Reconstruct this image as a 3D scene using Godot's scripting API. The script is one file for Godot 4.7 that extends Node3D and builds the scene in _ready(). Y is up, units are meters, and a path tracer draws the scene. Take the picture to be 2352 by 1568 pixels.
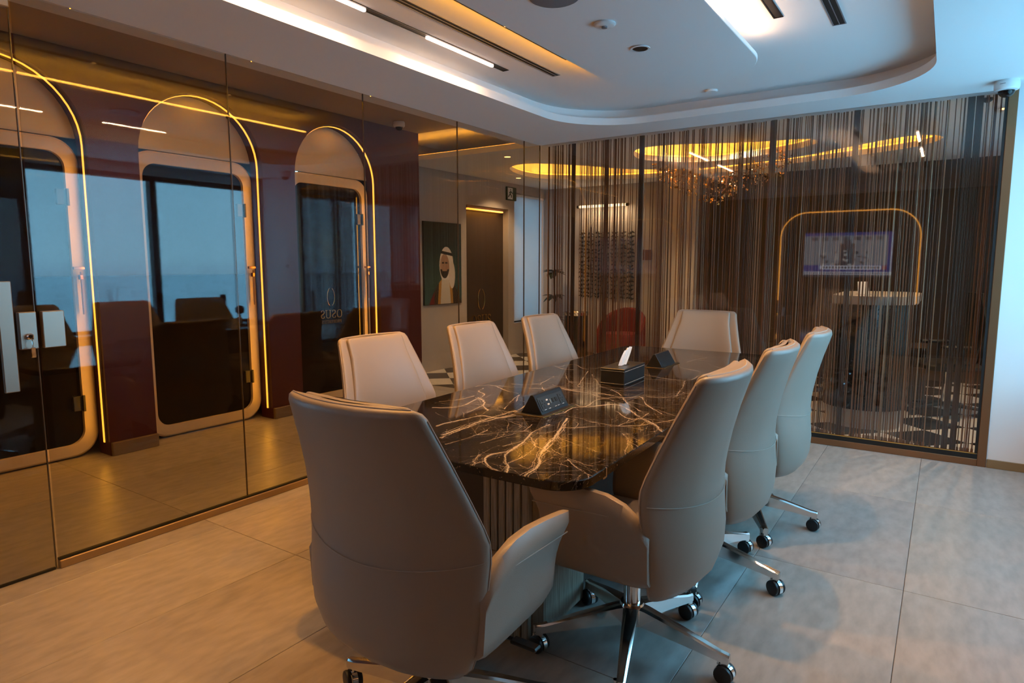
extends Node3D

# ---------------------------------------------------------------- measures of the place (metres, y up)
const XG := -3.38      # room face of the left glass wall
const ZG := -5.53      # room face of the far glass wall
const XR := 1.10       # right wall with the window
const ZB := 1.00       # wall behind the camera
const H := 2.58        # lower ceiling
const HU := 2.72       # upper ceiling inside the tray
const XC := -5.10      # face of the red corridor wall
const XW := -5.65      # left wall of the reception
const ZF := -9.40      # far wall of the reception
const TT := 0.755      # top of the conference table

var M := {}
var taken := {}
var rng := RandomNumberGenerator.new()


# ---------------------------------------------------------------- mesh builder: triangles, smoothed where faces meet gently
class MB:
	var v := PackedVector3Array()
	var xf := Transform3D()

	func tris(t: PackedVector3Array, closed := true) -> void:
		var vol := 0.0
		if closed:
			for i in range(0, t.size(), 3):
				vol += t[i].dot(t[i + 1].cross(t[i + 2]))
		for i in range(0, t.size(), 3):
			v.append(xf * t[i])
			if vol > 0.0:
				v.append(xf * t[i + 2])
				v.append(xf * t[i + 1])
			else:
				v.append(xf * t[i + 1])
				v.append(xf * t[i + 2])

	func convex(t: PackedVector3Array) -> void:
		var c := Vector3.ZERO
		for p in t:
			c += p
		c /= t.size()
		for i in range(0, t.size(), 3):
			var n := (t[i + 1] - t[i]).cross(t[i + 2] - t[i])
			var out := n.dot((t[i] + t[i + 1] + t[i + 2]) / 3.0 - c) > 0.0
			v.append(xf * t[i])
			v.append(xf * (t[i + 2] if out else t[i + 1]))
			v.append(xf * (t[i + 1] if out else t[i + 2]))

	func box(c: Vector3, s: Vector3, b := 0.0, turn := Basis()) -> MB:
		var h := s / 2.0
		b = minf(b, minf(h.x, minf(h.y, h.z)) * 0.95)
		var t := PackedVector3Array()
		if b <= 0.0:
			for ax in 3:
				for sg in [-1.0, 1.0]:
					var q := []
					for k in [[-1, -1], [1, -1], [1, 1], [-1, 1]]:
						var p := Vector3()
						p[ax] = sg * h[ax]
						p[(ax + 1) % 3] = k[0] * h[(ax + 1) % 3]
						p[(ax + 2) % 3] = k[1] * h[(ax + 2) % 3]
						q.append(c + turn * p)
					t.append_array([q[0], q[1], q[2], q[0], q[2], q[3]])
			convex(t)
			return self
		for ax in 3:
			for sg in [-1.0, 1.0]:
				var q := []
				for k in [[-1.0, -1.0], [1.0, -1.0], [1.0, 1.0], [-1.0, 1.0]]:
					var s3 := [0.0, 0.0, 0.0]
					s3[ax] = sg
					s3[(ax + 1) % 3] = k[0]
					s3[(ax + 2) % 3] = k[1]
					q.append(corner(c, h, b, turn, s3[0], s3[1], s3[2], ax))
				t.append_array([q[0], q[1], q[2], q[0], q[2], q[3]])
				for k in [-1.0, 1.0]:
					var a1 := (ax + 1) % 3
					var a2 := (ax + 2) % 3
					var e := [0.0, 0.0, 0.0]
					e[ax] = sg
					e[a1] = k
					var lo := e.duplicate()
					lo[a2] = -1.0
					var hi := e.duplicate()
					hi[a2] = 1.0
					var p0: Vector3 = corner(c, h, b, turn, lo[0], lo[1], lo[2], ax)
					var p1: Vector3 = corner(c, h, b, turn, hi[0], hi[1], hi[2], ax)
					var p2: Vector3 = corner(c, h, b, turn, hi[0], hi[1], hi[2], a1)
					var p3: Vector3 = corner(c, h, b, turn, lo[0], lo[1], lo[2], a1)
					t.append_array([p0, p1, p2, p0, p2, p3])
		for sx in [-1.0, 1.0]:
			for sy in [-1.0, 1.0]:
				for sz in [-1.0, 1.0]:
					t.append_array([corner(c, h, b, turn, sx, sy, sz, 0), corner(c, h, b, turn, sx, sy, sz, 1), corner(c, h, b, turn, sx, sy, sz, 2)])
		convex(t)
		return self

	func corner(c: Vector3, h: Vector3, b: float, turn: Basis, sx: float, sy: float, sz: float, ax: int) -> Vector3:
		var p := Vector3(sx * (h.x - b), sy * (h.y - b), sz * (h.z - b))
		p[ax] = [sx, sy, sz][ax] * h[ax]
		return c + turn * p

	func loft(rings: Array, caps := true, loop := false) -> MB:
		var t := PackedVector3Array()
		var n: int = rings[0].size()
		for i in (rings.size() if loop else rings.size() - 1):
			var a: PackedVector3Array = rings[i]
			var b: PackedVector3Array = rings[(i + 1) % rings.size()]
			for j in n:
				var k := (j + 1) % n
				t.append_array([a[j], a[k], b[k], a[j], b[k], b[j]])
		if caps and not loop:
			for e in [0, rings.size() - 1]:
				var r: PackedVector3Array = rings[e]
				var c := Vector3.ZERO
				for p in r:
					c += p
				c /= n
				for j in n:
					var k := (j + 1) % n
					if e == 0:
						t.append_array([c, r[k], r[j]])
					else:
						t.append_array([c, r[j], r[k]])
		tris(t)
		return self

	func sheet(rows: Array) -> MB:      # an open surface; rows of equal length
		var t := PackedVector3Array()
		for i in rows.size() - 1:
			for j in rows[i].size() - 1:
				t.append_array([rows[i][j], rows[i][j + 1], rows[i + 1][j + 1], rows[i][j], rows[i + 1][j + 1], rows[i + 1][j]])
		tris(t, false)
		return self

	func tube(path: PackedVector3Array, r, sides := 8, loop := false) -> MB:
		var rings := []
		var up := Vector3.UP
		var m := path.size()
		for i in m:
			var d: Vector3
			if loop:
				d = (path[(i + 1) % m] - path[(i - 1 + m) % m]).normalized()
			else:
				d = (path[mini(i + 1, m - 1)] - path[maxi(i - 1, 0)]).normalized()
			if absf(d.dot(up)) > 0.95:
				up = Vector3.RIGHT if absf(d.x) < 0.8 else Vector3.BACK
			var x := d.cross(up).normalized()
			up = x.cross(d).normalized()
			var rr: float = r[i] if r is Array or r is PackedFloat32Array else r
			var ring := PackedVector3Array()
			for k in sides:
				var a := TAU * k / sides
				ring.append(path[i] + (x * cos(a) + up * sin(a)) * rr)
			rings.append(ring)
		return loft(rings, true, loop)

	func lathe(profile: Array, sides := 24, at := Transform3D()) -> MB:
		var rings := []
		for p in profile:
			var ring := PackedVector3Array()
			for k in sides:
				var a := TAU * k / sides
				ring.append(at * Vector3(cos(a) * maxf(p[0], 0.0005), p[1], sin(a) * maxf(p[0], 0.0005)))
			rings.append(ring)
		return loft(rings, false)

	func prism(poly: PackedVector2Array, depth: float, at := Transform3D(), bevel := 0.0) -> MB:   # in the xy plane, extruded along z from 0 to depth
		var idx := Geometry2D.triangulate_polygon(poly)
		var inner := poly
		if bevel > 0.0:
			inner = PackedVector2Array()
			var cw := Geometry2D.is_polygon_clockwise(poly)
			var m := poly.size()
			for i in m:
				var e0 := (poly[i] - poly[(i - 1 + m) % m]).normalized()
				var e1 := (poly[(i + 1) % m] - poly[i]).normalized()
				var n0 := Vector2(e0.y, -e0.x) * (1.0 if cw else -1.0)
				var n1 := Vector2(e1.y, -e1.x) * (1.0 if cw else -1.0)
				var bi := (n0 + n1).normalized()
				inner.append(poly[i] + bi * bevel / maxf(bi.dot(n0), 0.4))
		var t := PackedVector3Array()
		for i in range(0, idx.size(), 3):
			var a := inner[idx[i]]
			var b := inner[idx[i + 1]]
			var c := inner[idx[i + 2]]
			t.append_array([Vector3(a.x, a.y, 0), Vector3(b.x, b.y, 0), Vector3(c.x, c.y, 0)])
			t.append_array([Vector3(a.x, a.y, depth), Vector3(c.x, c.y, depth), Vector3(b.x, b.y, depth)])
		# side walls wound to suit the caps
		var lay := [[inner, 0.0], [poly, bevel], [poly, depth - bevel], [inner, depth]] if bevel > 0.0 else [[poly, 0.0], [poly, depth]]
		var n := poly.size()
		var flip := Geometry2D.is_polygon_clockwise(PackedVector2Array([inner[idx[0]], inner[idx[1]], inner[idx[2]]])) != Geometry2D.is_polygon_clockwise(poly)
		for l in lay.size() - 1:
			for j in n:
				var k := (j + 1) % n
				var a3 := Vector3(lay[l][0][j].x, lay[l][0][j].y, lay[l][1])
				var b3 := Vector3(lay[l][0][k].x, lay[l][0][k].y, lay[l][1])
				var c3 := Vector3(lay[l + 1][0][k].x, lay[l + 1][0][k].y, lay[l + 1][1])
				var d3 := Vector3(lay[l + 1][0][j].x, lay[l + 1][0][j].y, lay[l + 1][1])
				if flip:
					t.append_array([a3, b3, c3, a3, c3, d3])
				else:
					t.append_array([b3, a3, c3, c3, a3, d3])
		var tt := PackedVector3Array()
		for p in t:
			tt.append(at * p)
		tris(tt)
		return self

	func ball(c: Vector3, r: Vector3, sides := 16) -> MB:
		var rings := []
		for i in range(1, sides / 2):
			var a := PI * i / (sides / 2) - PI / 2
			var ring := PackedVector3Array()
			for k in sides:
				var b := TAU * k / sides
				ring.append(c + Vector3(cos(a) * cos(b) * r.x, sin(a) * r.y, cos(a) * sin(b) * r.z))
			rings.append(ring)
		return loft(rings, true)

	func mesh(uv := Vector3.ZERO, crease := 38.0) -> ArrayMesh:
		var n := v.size()
		var fn := PackedVector3Array()
		var fu := PackedVector3Array()
		fn.resize(n / 3)
		fu.resize(n / 3)
		var at := {}
		var keys := []
		keys.resize(n)
		for i in n / 3:
			var c := (v[i * 3 + 2] - v[i * 3]).cross(v[i * 3 + 1] - v[i * 3])
			fn[i] = c
			fu[i] = c.normalized()
			for j in 3:
				var p := v[i * 3 + j]
				var key := Vector3i(roundi(p.x * 20000.0), roundi(p.y * 20000.0), roundi(p.z * 20000.0))
				keys[i * 3 + j] = key
				if at.has(key):
					at[key].append(i)
				else:
					at[key] = [i]
		var lim := cos(deg_to_rad(crease))
		var nn := PackedVector3Array()
		nn.resize(n)
		for k in n:
			var f := k / 3
			var sum := Vector3.ZERO
			for g in at[keys[k]]:
				if fu[g].dot(fu[f]) > lim:
					sum += fn[g]
			nn[k] = sum.normalized() if sum.length_squared() > 0.0 else Vector3.UP
		var a := []
		a.resize(Mesh.ARRAY_MAX)
		a[Mesh.ARRAY_VERTEX] = v
		a[Mesh.ARRAY_NORMAL] = nn
		if uv != Vector3.ZERO:      # laid flat from above: half width, top, half length
			var u := PackedVector2Array()
			u.resize(n)
			for k in n:
				u[k] = Vector2((v[k].x + nn[k].x * (uv.y - v[k].y)) / (2.0 * uv.x) + 0.5, (v[k].z + nn[k].z * (uv.y - v[k].y)) / (2.0 * uv.z) + 0.5)
			a[Mesh.ARRAY_TEX_UV] = u
		var m := ArrayMesh.new()
		m.add_surface_from_arrays(Mesh.PRIMITIVE_TRIANGLES, a)
		return m


# ---------------------------------------------------------------- objects
func numbered(called: String) -> String:
	var k: int = taken.get(called, 0)
	taken[called] = k + 1
	return called if k == 0 else "%s_%03d" % [called, k]


func tag(o: Node3D, label := "", category := "", group := "", kind := "") -> Node3D:
	if label:
		o.set_meta("label", label)
	if category:
		o.set_meta("category", category)
	if group:
		o.set_meta("group", group)
	if kind:
		o.set_meta("kind", kind)
	return o


func thing(called: String, label: String, category: String, at := Vector3.ZERO, turn := 0.0, group := "") -> Node3D:
	var o := Node3D.new()
	o.name = numbered(called)
	add_child(o)
	o.position = at
	o.rotation.y = turn
	return tag(o, label, category, group)


func struct(called: String) -> Node3D:
	var o := Node3D.new()
	o.name = called
	add_child(o)
	return tag(o, "", "", "", "structure")


func put(called: String, mesh: Mesh, mat: Material, parent: Node3D = null, at := Vector3.ZERO) -> MeshInstance3D:
	var o := MeshInstance3D.new()
	o.mesh = mesh
	o.material_override = mat
	o.position = at
	o.name = called if parent else numbered(called)
	(parent if parent else self).add_child(o, true)
	return o


func obj(called: String, b: MB, mat: Material, parent: Node3D = null, uv := Vector3.ZERO, crease := 38.0) -> MeshInstance3D:
	return put(called, b.mesh(uv, crease), mat, parent)


func bx(c: Vector3, s: Vector3, b := 0.0) -> MB:
	return MB.new().box(c, s, b)


func span(x0: float, x1: float, y0: float, y1: float, z0: float, z1: float, b := 0.0) -> MB:
	return MB.new().box(Vector3(x0 + x1, y0 + y1, z0 + z1) / 2.0, Vector3(absf(x1 - x0), absf(y1 - y0), absf(z1 - z0)), b)


# ---------------------------------------------------------------- materials
func lin(r: float, g: float, b: float, a := 1.0) -> Color:
	var c := Color(r, g, b).linear_to_srgb()
	c.a = a
	return c


func mat(called: String, c: Color, rough := 0.5, metal := 0.0) -> StandardMaterial3D:
	var m := StandardMaterial3D.new()
	m.resource_name = called
	m.albedo_color = c
	m.roughness = rough
	m.metallic = metal
	M[called] = m
	return m


func glow(called: String, c: Color, energy: float) -> StandardMaterial3D:
	var m := mat(called, lin(0.6, 0.6, 0.6), 0.5)
	m.emission_enabled = true
	m.emission = c
	m.emission_energy_multiplier = energy
	return m


func noise_tex(freq: float, octaves: int, ramp: Array, size := 512, sd := 1, type := FastNoiseLite.TYPE_SIMPLEX_SMOOTH) -> NoiseTexture2D:
	var n := FastNoiseLite.new()
	n.noise_type = type
	n.frequency = freq
	n.fractal_octaves = octaves
	n.seed = sd
	var t := NoiseTexture2D.new()
	t.width = size
	t.height = size
	t.seamless = true
	t.noise = n
	if ramp.size():
		var g := Gradient.new()
		var offs := PackedFloat32Array()
		var cols := PackedColorArray()
		for r in ramp:
			offs.append(r[0])
			cols.append(r[1])
		g.offsets = offs
		g.colors = cols
		t.color_ramp = g
	return t


func tri(m: StandardMaterial3D, tex: Texture2D, sc: Vector3, world := false) -> StandardMaterial3D:
	m.albedo_texture = tex
	m.uv1_triplanar = true
	m.uv1_world_triplanar = world
	m.uv1_scale = sc
	m.uv1_triplanar_sharpness = 4.0
	return m


func glass_mat(called: String, c: Color, alpha: float) -> StandardMaterial3D:
	var m := mat(called, c, 0.02)
	m.albedo_color.a = alpha
	m.transparency = BaseMaterial3D.TRANSPARENCY_ALPHA
	m.metallic_specular = 0.41
	return m


func materials() -> void:
	mat("ceiling_paint", lin(0.78, 0.78, 0.78), 0.85)
	mat("wall_paint", lin(0.8, 0.8, 0.8), 0.7)
	var f := mat("floor_tile", Color.WHITE, 0.42)
	tri(f, noise_tex(0.014, 7, [[0.0, lin(0.325, 0.297, 0.263)], [0.35, lin(0.372, 0.338, 0.298)], [0.5, lin(0.395, 0.358, 0.317)], [0.65, lin(0.413, 0.376, 0.334)], [1.0, lin(0.46, 0.42, 0.377)]], 1024, 5), Vector3(1.1, 1.1, 0.4), true)
	f.roughness_texture = noise_tex(0.02, 4, [[0.0, Color(0.75, 0.75, 0.75)], [1.0, Color(1, 1, 1)]], 256, 8)
	var f2 := tri(mat("floor_tile_b", Color(0.95, 0.95, 0.96), 0.42), f.albedo_texture, Vector3(1.05, 1.1, 0.43), true)
	f2.uv1_offset = Vector3(0.37, 0.2, 0.53)
	f2.roughness_texture = f.roughness_texture
	var f3 := tri(mat("floor_tile_c", Color(1.0, 0.985, 0.97), 0.4), f.albedo_texture, Vector3(1.15, 1.1, 0.38), true)
	f3.uv1_offset = Vector3(0.71, 0.6, 0.15)
	f3.roughness_texture = f.roughness_texture
	mat("grout", lin(0.12, 0.1, 0.085), 0.9)
	mat("tile_white", lin(0.72, 0.7, 0.66), 0.12)
	mat("tile_black", lin(0.012, 0.011, 0.01), 0.1)
	var le := mat("leather", lin(0.295, 0.24, 0.197), 0.42)
	le.heightmap_enabled = true
	le.heightmap_texture = noise_tex(0.09, 3, [], 512, 3, FastNoiseLite.TYPE_CELLULAR)
	le.heightmap_scale = 0.02
	le.uv1_triplanar = true
	le.uv1_scale = Vector3(6, 6, 6)
	mat("stitch", lin(0.37, 0.3, 0.245), 0.6)
	mat("polished_aluminium", lin(0.75, 0.74, 0.73), 0.14, 1.0)
	mat("chrome", lin(0.8, 0.8, 0.8), 0.06, 1.0)
	mat("black_plastic", lin(0.008, 0.008, 0.009), 0.4)
	mat("black_leather", lin(0.012, 0.012, 0.013), 0.38)
	mat("white_stitch", lin(0.7, 0.66, 0.6), 0.7)
	mat("socket_face", lin(0.02, 0.024, 0.028), 0.45)
	mat("steel", lin(0.36, 0.33, 0.29), 0.42, 1.0)
	var wd := mat("ash_wood", Color.WHITE, 0.5)
	tri(wd, noise_tex(0.02, 5, [[0.0, lin(0.2, 0.165, 0.12)], [0.5, lin(0.34, 0.29, 0.225)], [1.0, lin(0.45, 0.39, 0.31)]], 512, 21), Vector3(9, 0.5, 9))
	mat("wood_dark", lin(0.05, 0.03, 0.018), 0.5)
	mat("bronze", lin(0.3, 0.15, 0.075), 0.34, 0.75)
	mat("rail_tan", lin(0.3, 0.2, 0.1), 0.4, 0.3)
	mat("seal_black", lin(0.006, 0.006, 0.006), 0.5)
	mat("string_brown", lin(0.2, 0.09, 0.042), 0.5, 0.25)
	mat("string_dark", lin(0.085, 0.04, 0.02), 0.55, 0.2)
	mat("string_pale", lin(0.32, 0.18, 0.1), 0.45, 0.3)
	mat("red_lacquer", lin(0.065, 0.003, 0.0015), 0.5)
	mat("plinth_tan", lin(0.2, 0.14, 0.08), 0.45)
	mat("frame_cream", lin(0.55, 0.45, 0.3), 0.5)
	mat("transom_cream", lin(0.5, 0.42, 0.3), 0.6)
	glass_mat("glass_pane", lin(0.008, 0.003, 0.001), 0.2)
	glass_mat("glass_far", lin(0.008, 0.004, 0.002), 0.1).metallic_specular = 0.5
	glass_mat("glass_clear", lin(0.02, 0.02, 0.02), 0.04)
	mat("glass_dark", lin(0.006, 0.005, 0.005), 0.03).metallic_specular = 0.25  # near-black pane in place of the unlit offices behind it
	mat("glass_edge", lin(0.08, 0.06, 0.04), 0.2)
	glass_mat("dome_glass", lin(0.004, 0.004, 0.005), 0.75)
	mat("white_plastic", lin(0.75, 0.75, 0.75), 0.35)
	mat("grey_line", lin(0.18, 0.18, 0.2), 0.5)
	mat("slot_black", lin(0.01, 0.009, 0.008), 0.6)
	mat("taupe_wall", lin(0.06, 0.036, 0.021), 0.55)
	mat("dark_room", lin(0.02, 0.016, 0.013), 0.8)  # near-black walls stand in for unlit offices
	mat("gold", lin(0.9, 0.55, 0.16), 0.25, 1.0)
	mat("leaf", lin(0.02, 0.05, 0.02), 0.5)
	mat("dark_leaf", lin(0.012, 0.02, 0.01), 0.5)
	mat("tissue_paper", lin(0.85, 0.84, 0.84), 0.9).backlight = Color(0.3, 0.3, 0.3)
	mat("stone_black", lin(0.015, 0.015, 0.016), 0.2)
	mat("red_fabric", lin(0.14, 0.012, 0.008), 0.85)
	mat("desk_white", lin(0.45, 0.42, 0.38), 0.3)
	mat("mesh_black", lin(0.01, 0.01, 0.01), 0.7)
	mat("amber_crystal", lin(0.7, 0.42, 0.16), 0.08, 0.9)
	mat("relief_dark", lin(0.02, 0.016, 0.013), 0.5)
	mat("corridor_shade_tone", lin(0.32, 0.25, 0.17), 0.8)  # presumably white ceiling, browned in colour for the dim amber light
	mat("beige_wall", lin(0.44, 0.39, 0.35), 0.75)
	mat("added_blind_cloth", lin(0.6, 0.62, 0.64), 0.9).backlight = Color(0.4, 0.4, 0.4)  # cloth of the added blind that dims the corner window
	var bg := mat("added_blind_green", lin(0.3, 0.44, 0.4), 0.9)  # cloth of the added blinds that dim the right window
	bg.backlight = Color(0.5, 0.5, 0.5)
	for k in ["tissue_paper", "added_blind_cloth", "added_blind_green"]:
		M[k].backlight_enabled = true
	mat("far_ground", lin(0.84, 0.84, 0.84), 0.95)  # near-white colour stands in for bright distant haze
	mat("far_block", lin(0.85, 0.86, 0.87), 0.95)  # pale like the ground, haze put into the colour
	var ms := mat("desk_marble", Color.WHITE, 0.1)
	tri(ms, noise_tex(0.02, 5, [[0.0, lin(0.01, 0.011, 0.012)], [0.49, lin(0.012, 0.013, 0.014)], [0.5, lin(0.1, 0.1, 0.095)], [0.515, lin(0.012, 0.013, 0.014)], [1.0, lin(0.02, 0.02, 0.02)]], 512, 31), Vector3(0.8, 0.8, 0.8))
	glow("led_amber", Color(1.0, 0.62, 0.16), 3.2)
	glow("led_cove", Color(1.0, 0.6, 0.16), 3.5)
	glow("led_island", Color(1.0, 0.62, 0.2), 4.0)
	glow("led_arch", Color(1.0, 0.66, 0.22), 7.0)
	glow("led_white", Color(1.0, 0.86, 0.78), 8.0)
	glow("led_spot", Color(1.0, 0.75, 0.4), 5.0)
	glow("led_picture", Color(1.0, 0.82, 0.6), 4.0)


# ================================================================ the scene
func _ready() -> void:
	rng.seed = 20
	set_view()
	materials()
	build_shell()
	build_ceiling()
	build_glass_walls()
	build_corridor()
	build_reception()
	build_outside()
	build_table()
	build_chairs()
	build_table_things()
	build_curtain()
	build_back_wall()
	build_fittings()


func set_view() -> void:
	var cam = Camera3D.new()
	cam.name = "camera"
	add_child(cam)
	cam.position = Vector3(0, 1.42, 0)
	cam.rotation = Vector3(deg_to_rad(-6.8), deg_to_rad(33.92), 0)
	cam.fov = 55.88
	cam.near = 0.05
	cam.far = 6000.0
	cam.current = true
	var sky = ProceduralSkyMaterial.new()
	sky.sky_top_color = lin(0.17, 0.53, 0.84)
	sky.sky_horizon_color = lin(0.27, 0.63, 0.88)
	sky.ground_horizon_color = lin(0.24, 0.56, 0.8)
	sky.ground_bottom_color = lin(0.22, 0.44, 0.64)
	sky.sky_curve = 0.3
	var env = Environment.new()
	env.background_mode = Environment.BG_SKY
	env.sky = Sky.new()
	env.sky.sky_material = sky
	env.background_energy_multiplier = 11.2
	env.tonemap_mode = Environment.TONE_MAPPER_LINEAR
	env.tonemap_exposure = 1.0
	env.sdfgi_enabled = true
	env.ssao_enabled = true
	env.ssil_enabled = true
	var we = WorldEnvironment.new()
	we.name = "environment"
	we.environment = env
	add_child(we)


const AMBER := Color(1.0, 0.7, 0.27)
const DEEP := Color(1.0, 0.66, 0.18)


func spot(at: Vector3, energy: float, angle := 62.0, c := AMBER, size := 0.03, tilt := 0.0) -> void:
	var l = SpotLight3D.new()
	l.name = numbered("spot_lamp")
	add_child(l)
	l.position = at
	l.rotation.x = -PI / 2 + deg_to_rad(tilt)
	l.light_energy = energy
	l.light_color = c
	l.light_size = size
	l.spot_angle = angle
	l.spot_angle_attenuation = 0.6
	l.spot_range = 12.0
	l.spot_attenuation = 2.0
	l.shadow_enabled = true


func omni(at: Vector3, energy: float, c := AMBER, size := 0.03) -> void:
	var l = OmniLight3D.new()
	l.name = numbered("glow_lamp")
	add_child(l)
	l.position = at
	l.light_energy = energy
	l.light_color = c
	l.light_size = size
	l.omni_range = 12.0
	l.omni_attenuation = 2.0
	l.shadow_enabled = true


func area(at: Vector3, dir: Vector3, size: Vector2, energy: float, c := AMBER, long := Vector3.FORWARD) -> void:   # size.x runs along «long»
	var l = AreaLight3D.new()
	l.name = numbered("strip_lamp")
	add_child(l)
	var z = -dir.normalized()
	var x = long.normalized()
	l.basis = Basis(x, z.cross(x), z)
	l.position = at
	l.area_size = size
	l.light_energy = energy
	l.light_color = c
	l.area_range = 12.0
	l.area_attenuation = 2.0
	l.shadow_enabled = true


# ---------------------------------------------------------------- floor, plain walls, window
func build_shell() -> void:
	# big porcelain tiles of the room and the corridor: one part each, with open joints
	var fl = struct("floor")
	obj("screed", span(-7.2, 1.5, -0.2, -0.004, -5.72, 1.2), M.grout, fl)
	var mats = [M.floor_tile, M.floor_tile_b, M.floor_tile_c]
	var xs = [1.185]
	while xs[-1] > -7.1:
		xs.append(xs[-1] - 0.6265)
	var zs = [1.2, 0.61, -0.653]
	while zs[-1] > -5.0:
		zs.append(zs[-1] - 1.2635)
	zs[-1] = -5.72
	for i in xs.size() - 1:
		for j in zs.size() - 1:
			var o = obj("tile", span(xs[i + 1] + 0.0012, xs[i] - 0.0012, -0.02, 0.0, zs[j + 1] + 0.0012, zs[j] - 0.0012, 0.0012), mats[(i * 5 + j * 3 + (i * j) % 4) % 3], fl)
	# right wall: a solid stretch beside the camera, then the window
	var wr = struct("wall_right")
	obj("panel", span(XR, XR + 0.3, 0, HU + 0.4, -2.77, ZB + 0.3), M.taupe_wall, wr)
	obj("panel_below_window", span(XR, XR + 0.3, 0, 0.62, -5.45, -2.77), M.wall_paint, wr)
	obj("panel_above_window", span(XR, XR + 0.3, 2.47, HU + 0.4, -5.45, -2.77), M.wall_paint, wr)
	obj("corner_panel", span(XR, XR + 0.3, 0, HU + 0.4, -5.7, -5.45), M.wall_paint, wr)
	window(XR + 0.12, -5.45, -2.77, 0.62, 2.47, [-4.12], "window_1")
	# the sill: a black stone ledge
	var sill = obj("window_sill", span(0.86, XR + 0.1, 0.62, 0.655, -5.45, -2.8, 0.004), M.stone_black)
	tag(sill, "", "", "", "structure")
	sill.name = "trim_2"
	# white end of the far wall between the curtain and the window
	var wf = struct("wall_far")
	obj("white_panel", span(0.315, XR, 0.0, H + 0.2, ZG - 0.17, ZG), M.wall_paint, wf)
	var bb = struct("baseboard_far")
	obj("board", span(0.32, XR, 0.0, 0.06, ZG, ZG + 0.012, 0.002), M.rail_tan, bb)
	# the small thermostat on the white wall is a thing of its own
	var th = thing("wall_dial", "small white round dial switch on the white wall beside the window", "switch", Vector3(0.56, 1.40, ZG))
	obj("plate", MB.new().box(Vector3(0, 0, 0.006), Vector3(0.086, 0.086, 0.012), 0.004), M.white_plastic, th)
	obj("dial", MB.new().lathe([[0.0, 0], [0.024, 0], [0.022, 0.016], [0.0, 0.017]], 20, Transform3D(Basis(Vector3.RIGHT, PI / 2), Vector3(0, 0, 0.011))), M.steel, th)
	var left_stub = struct("wall_left")
	obj("panel", span(XG - 0.14, XG - 0.02, 0, HU + 0.4, 0.2, ZB + 0.3), M.taupe_wall, left_stub)


func window(x: float, z0: float, z1: float, y0: float, y1: float, posts: Array, called: String) -> void:
	var w = struct(called)
	var fb = MB.new()
	for y in [y0 + 0.03, y1 - 0.03]:
		fb.box(Vector3(x, y, (z0 + z1) / 2), Vector3(0.09, 0.06, z1 - z0), 0.004)
	for z in [z0 + 0.03, z1 - 0.03]:
		fb.box(Vector3(x, (y0 + y1) / 2, z), Vector3(0.09, y1 - y0 - 0.12, 0.06), 0.004)
	obj("window_frame", fb, M.black_plastic, w)
	var edges = [z0 + 0.06]
	for p in posts:
		obj("mullion", span(x - 0.05, x + 0.05, y0 + 0.06, y1 - 0.06, p - 0.04, p + 0.04, 0.004), M.black_plastic, w)
		edges.append(p)
	edges.append(z1 - 0.06)
	for i in edges.size() - 1:
		obj("pane", span(x - 0.004, x + 0.004, y0 + 0.06, y1 - 0.06, edges[i] + 0.002, edges[i + 1] - 0.002), M.glass_clear, w)


# ---------------------------------------------------------------- ceiling
func rounded(x0: float, x1: float, z0: float, z1: float, r: float, n := 14) -> PackedVector2Array:
	var p = PackedVector2Array()
	for c in [[x1 - r, z1 - r, 0.0], [x0 + r, z1 - r, 90.0], [x0 + r, z0 + r, 180.0], [x1 - r, z0 + r, 270.0]]:
		for k in n + 1:
			var a = deg_to_rad(c[2] + 90.0 * k / n)
			p.append(Vector2(c[0] + r * cos(a), c[1] + r * sin(a)))
	return p


func at_y(p: PackedVector2Array, y: float) -> PackedVector3Array:
	var o = PackedVector3Array()
	for q in p:
		o.append(Vector3(q.x, y, q.y))
	return o


func to_rect(p: PackedVector2Array, x0: float, x1: float, z0: float, z1: float) -> PackedVector2Array:   # the same corners pushed out to a rectangle
	var o = PackedVector2Array()
	var n = p.size() / 4
	for i in p.size():
		var c = i / n
		var k = float(i % n) / (n - 1)
		var corner: Vector2 = [Vector2(x1, z1), Vector2(x0, z1), Vector2(x0, z0), Vector2(x1, z0)][c]
		var q = p[i]
		match c:
			0: q = Vector2(x1, q.y) if k < 0.5 else Vector2(q.x, z1)
			1: q = Vector2(q.x, z1) if k < 0.5 else Vector2(x0, q.y)
			2: q = Vector2(x0, q.y) if k < 0.5 else Vector2(q.x, z0)
			3: q = Vector2(q.x, z0) if k < 0.5 else Vector2(x1, q.y)
		if absf(k - 0.5) < 0.04:
			q = corner
		o.append(q)
	return o


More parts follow.
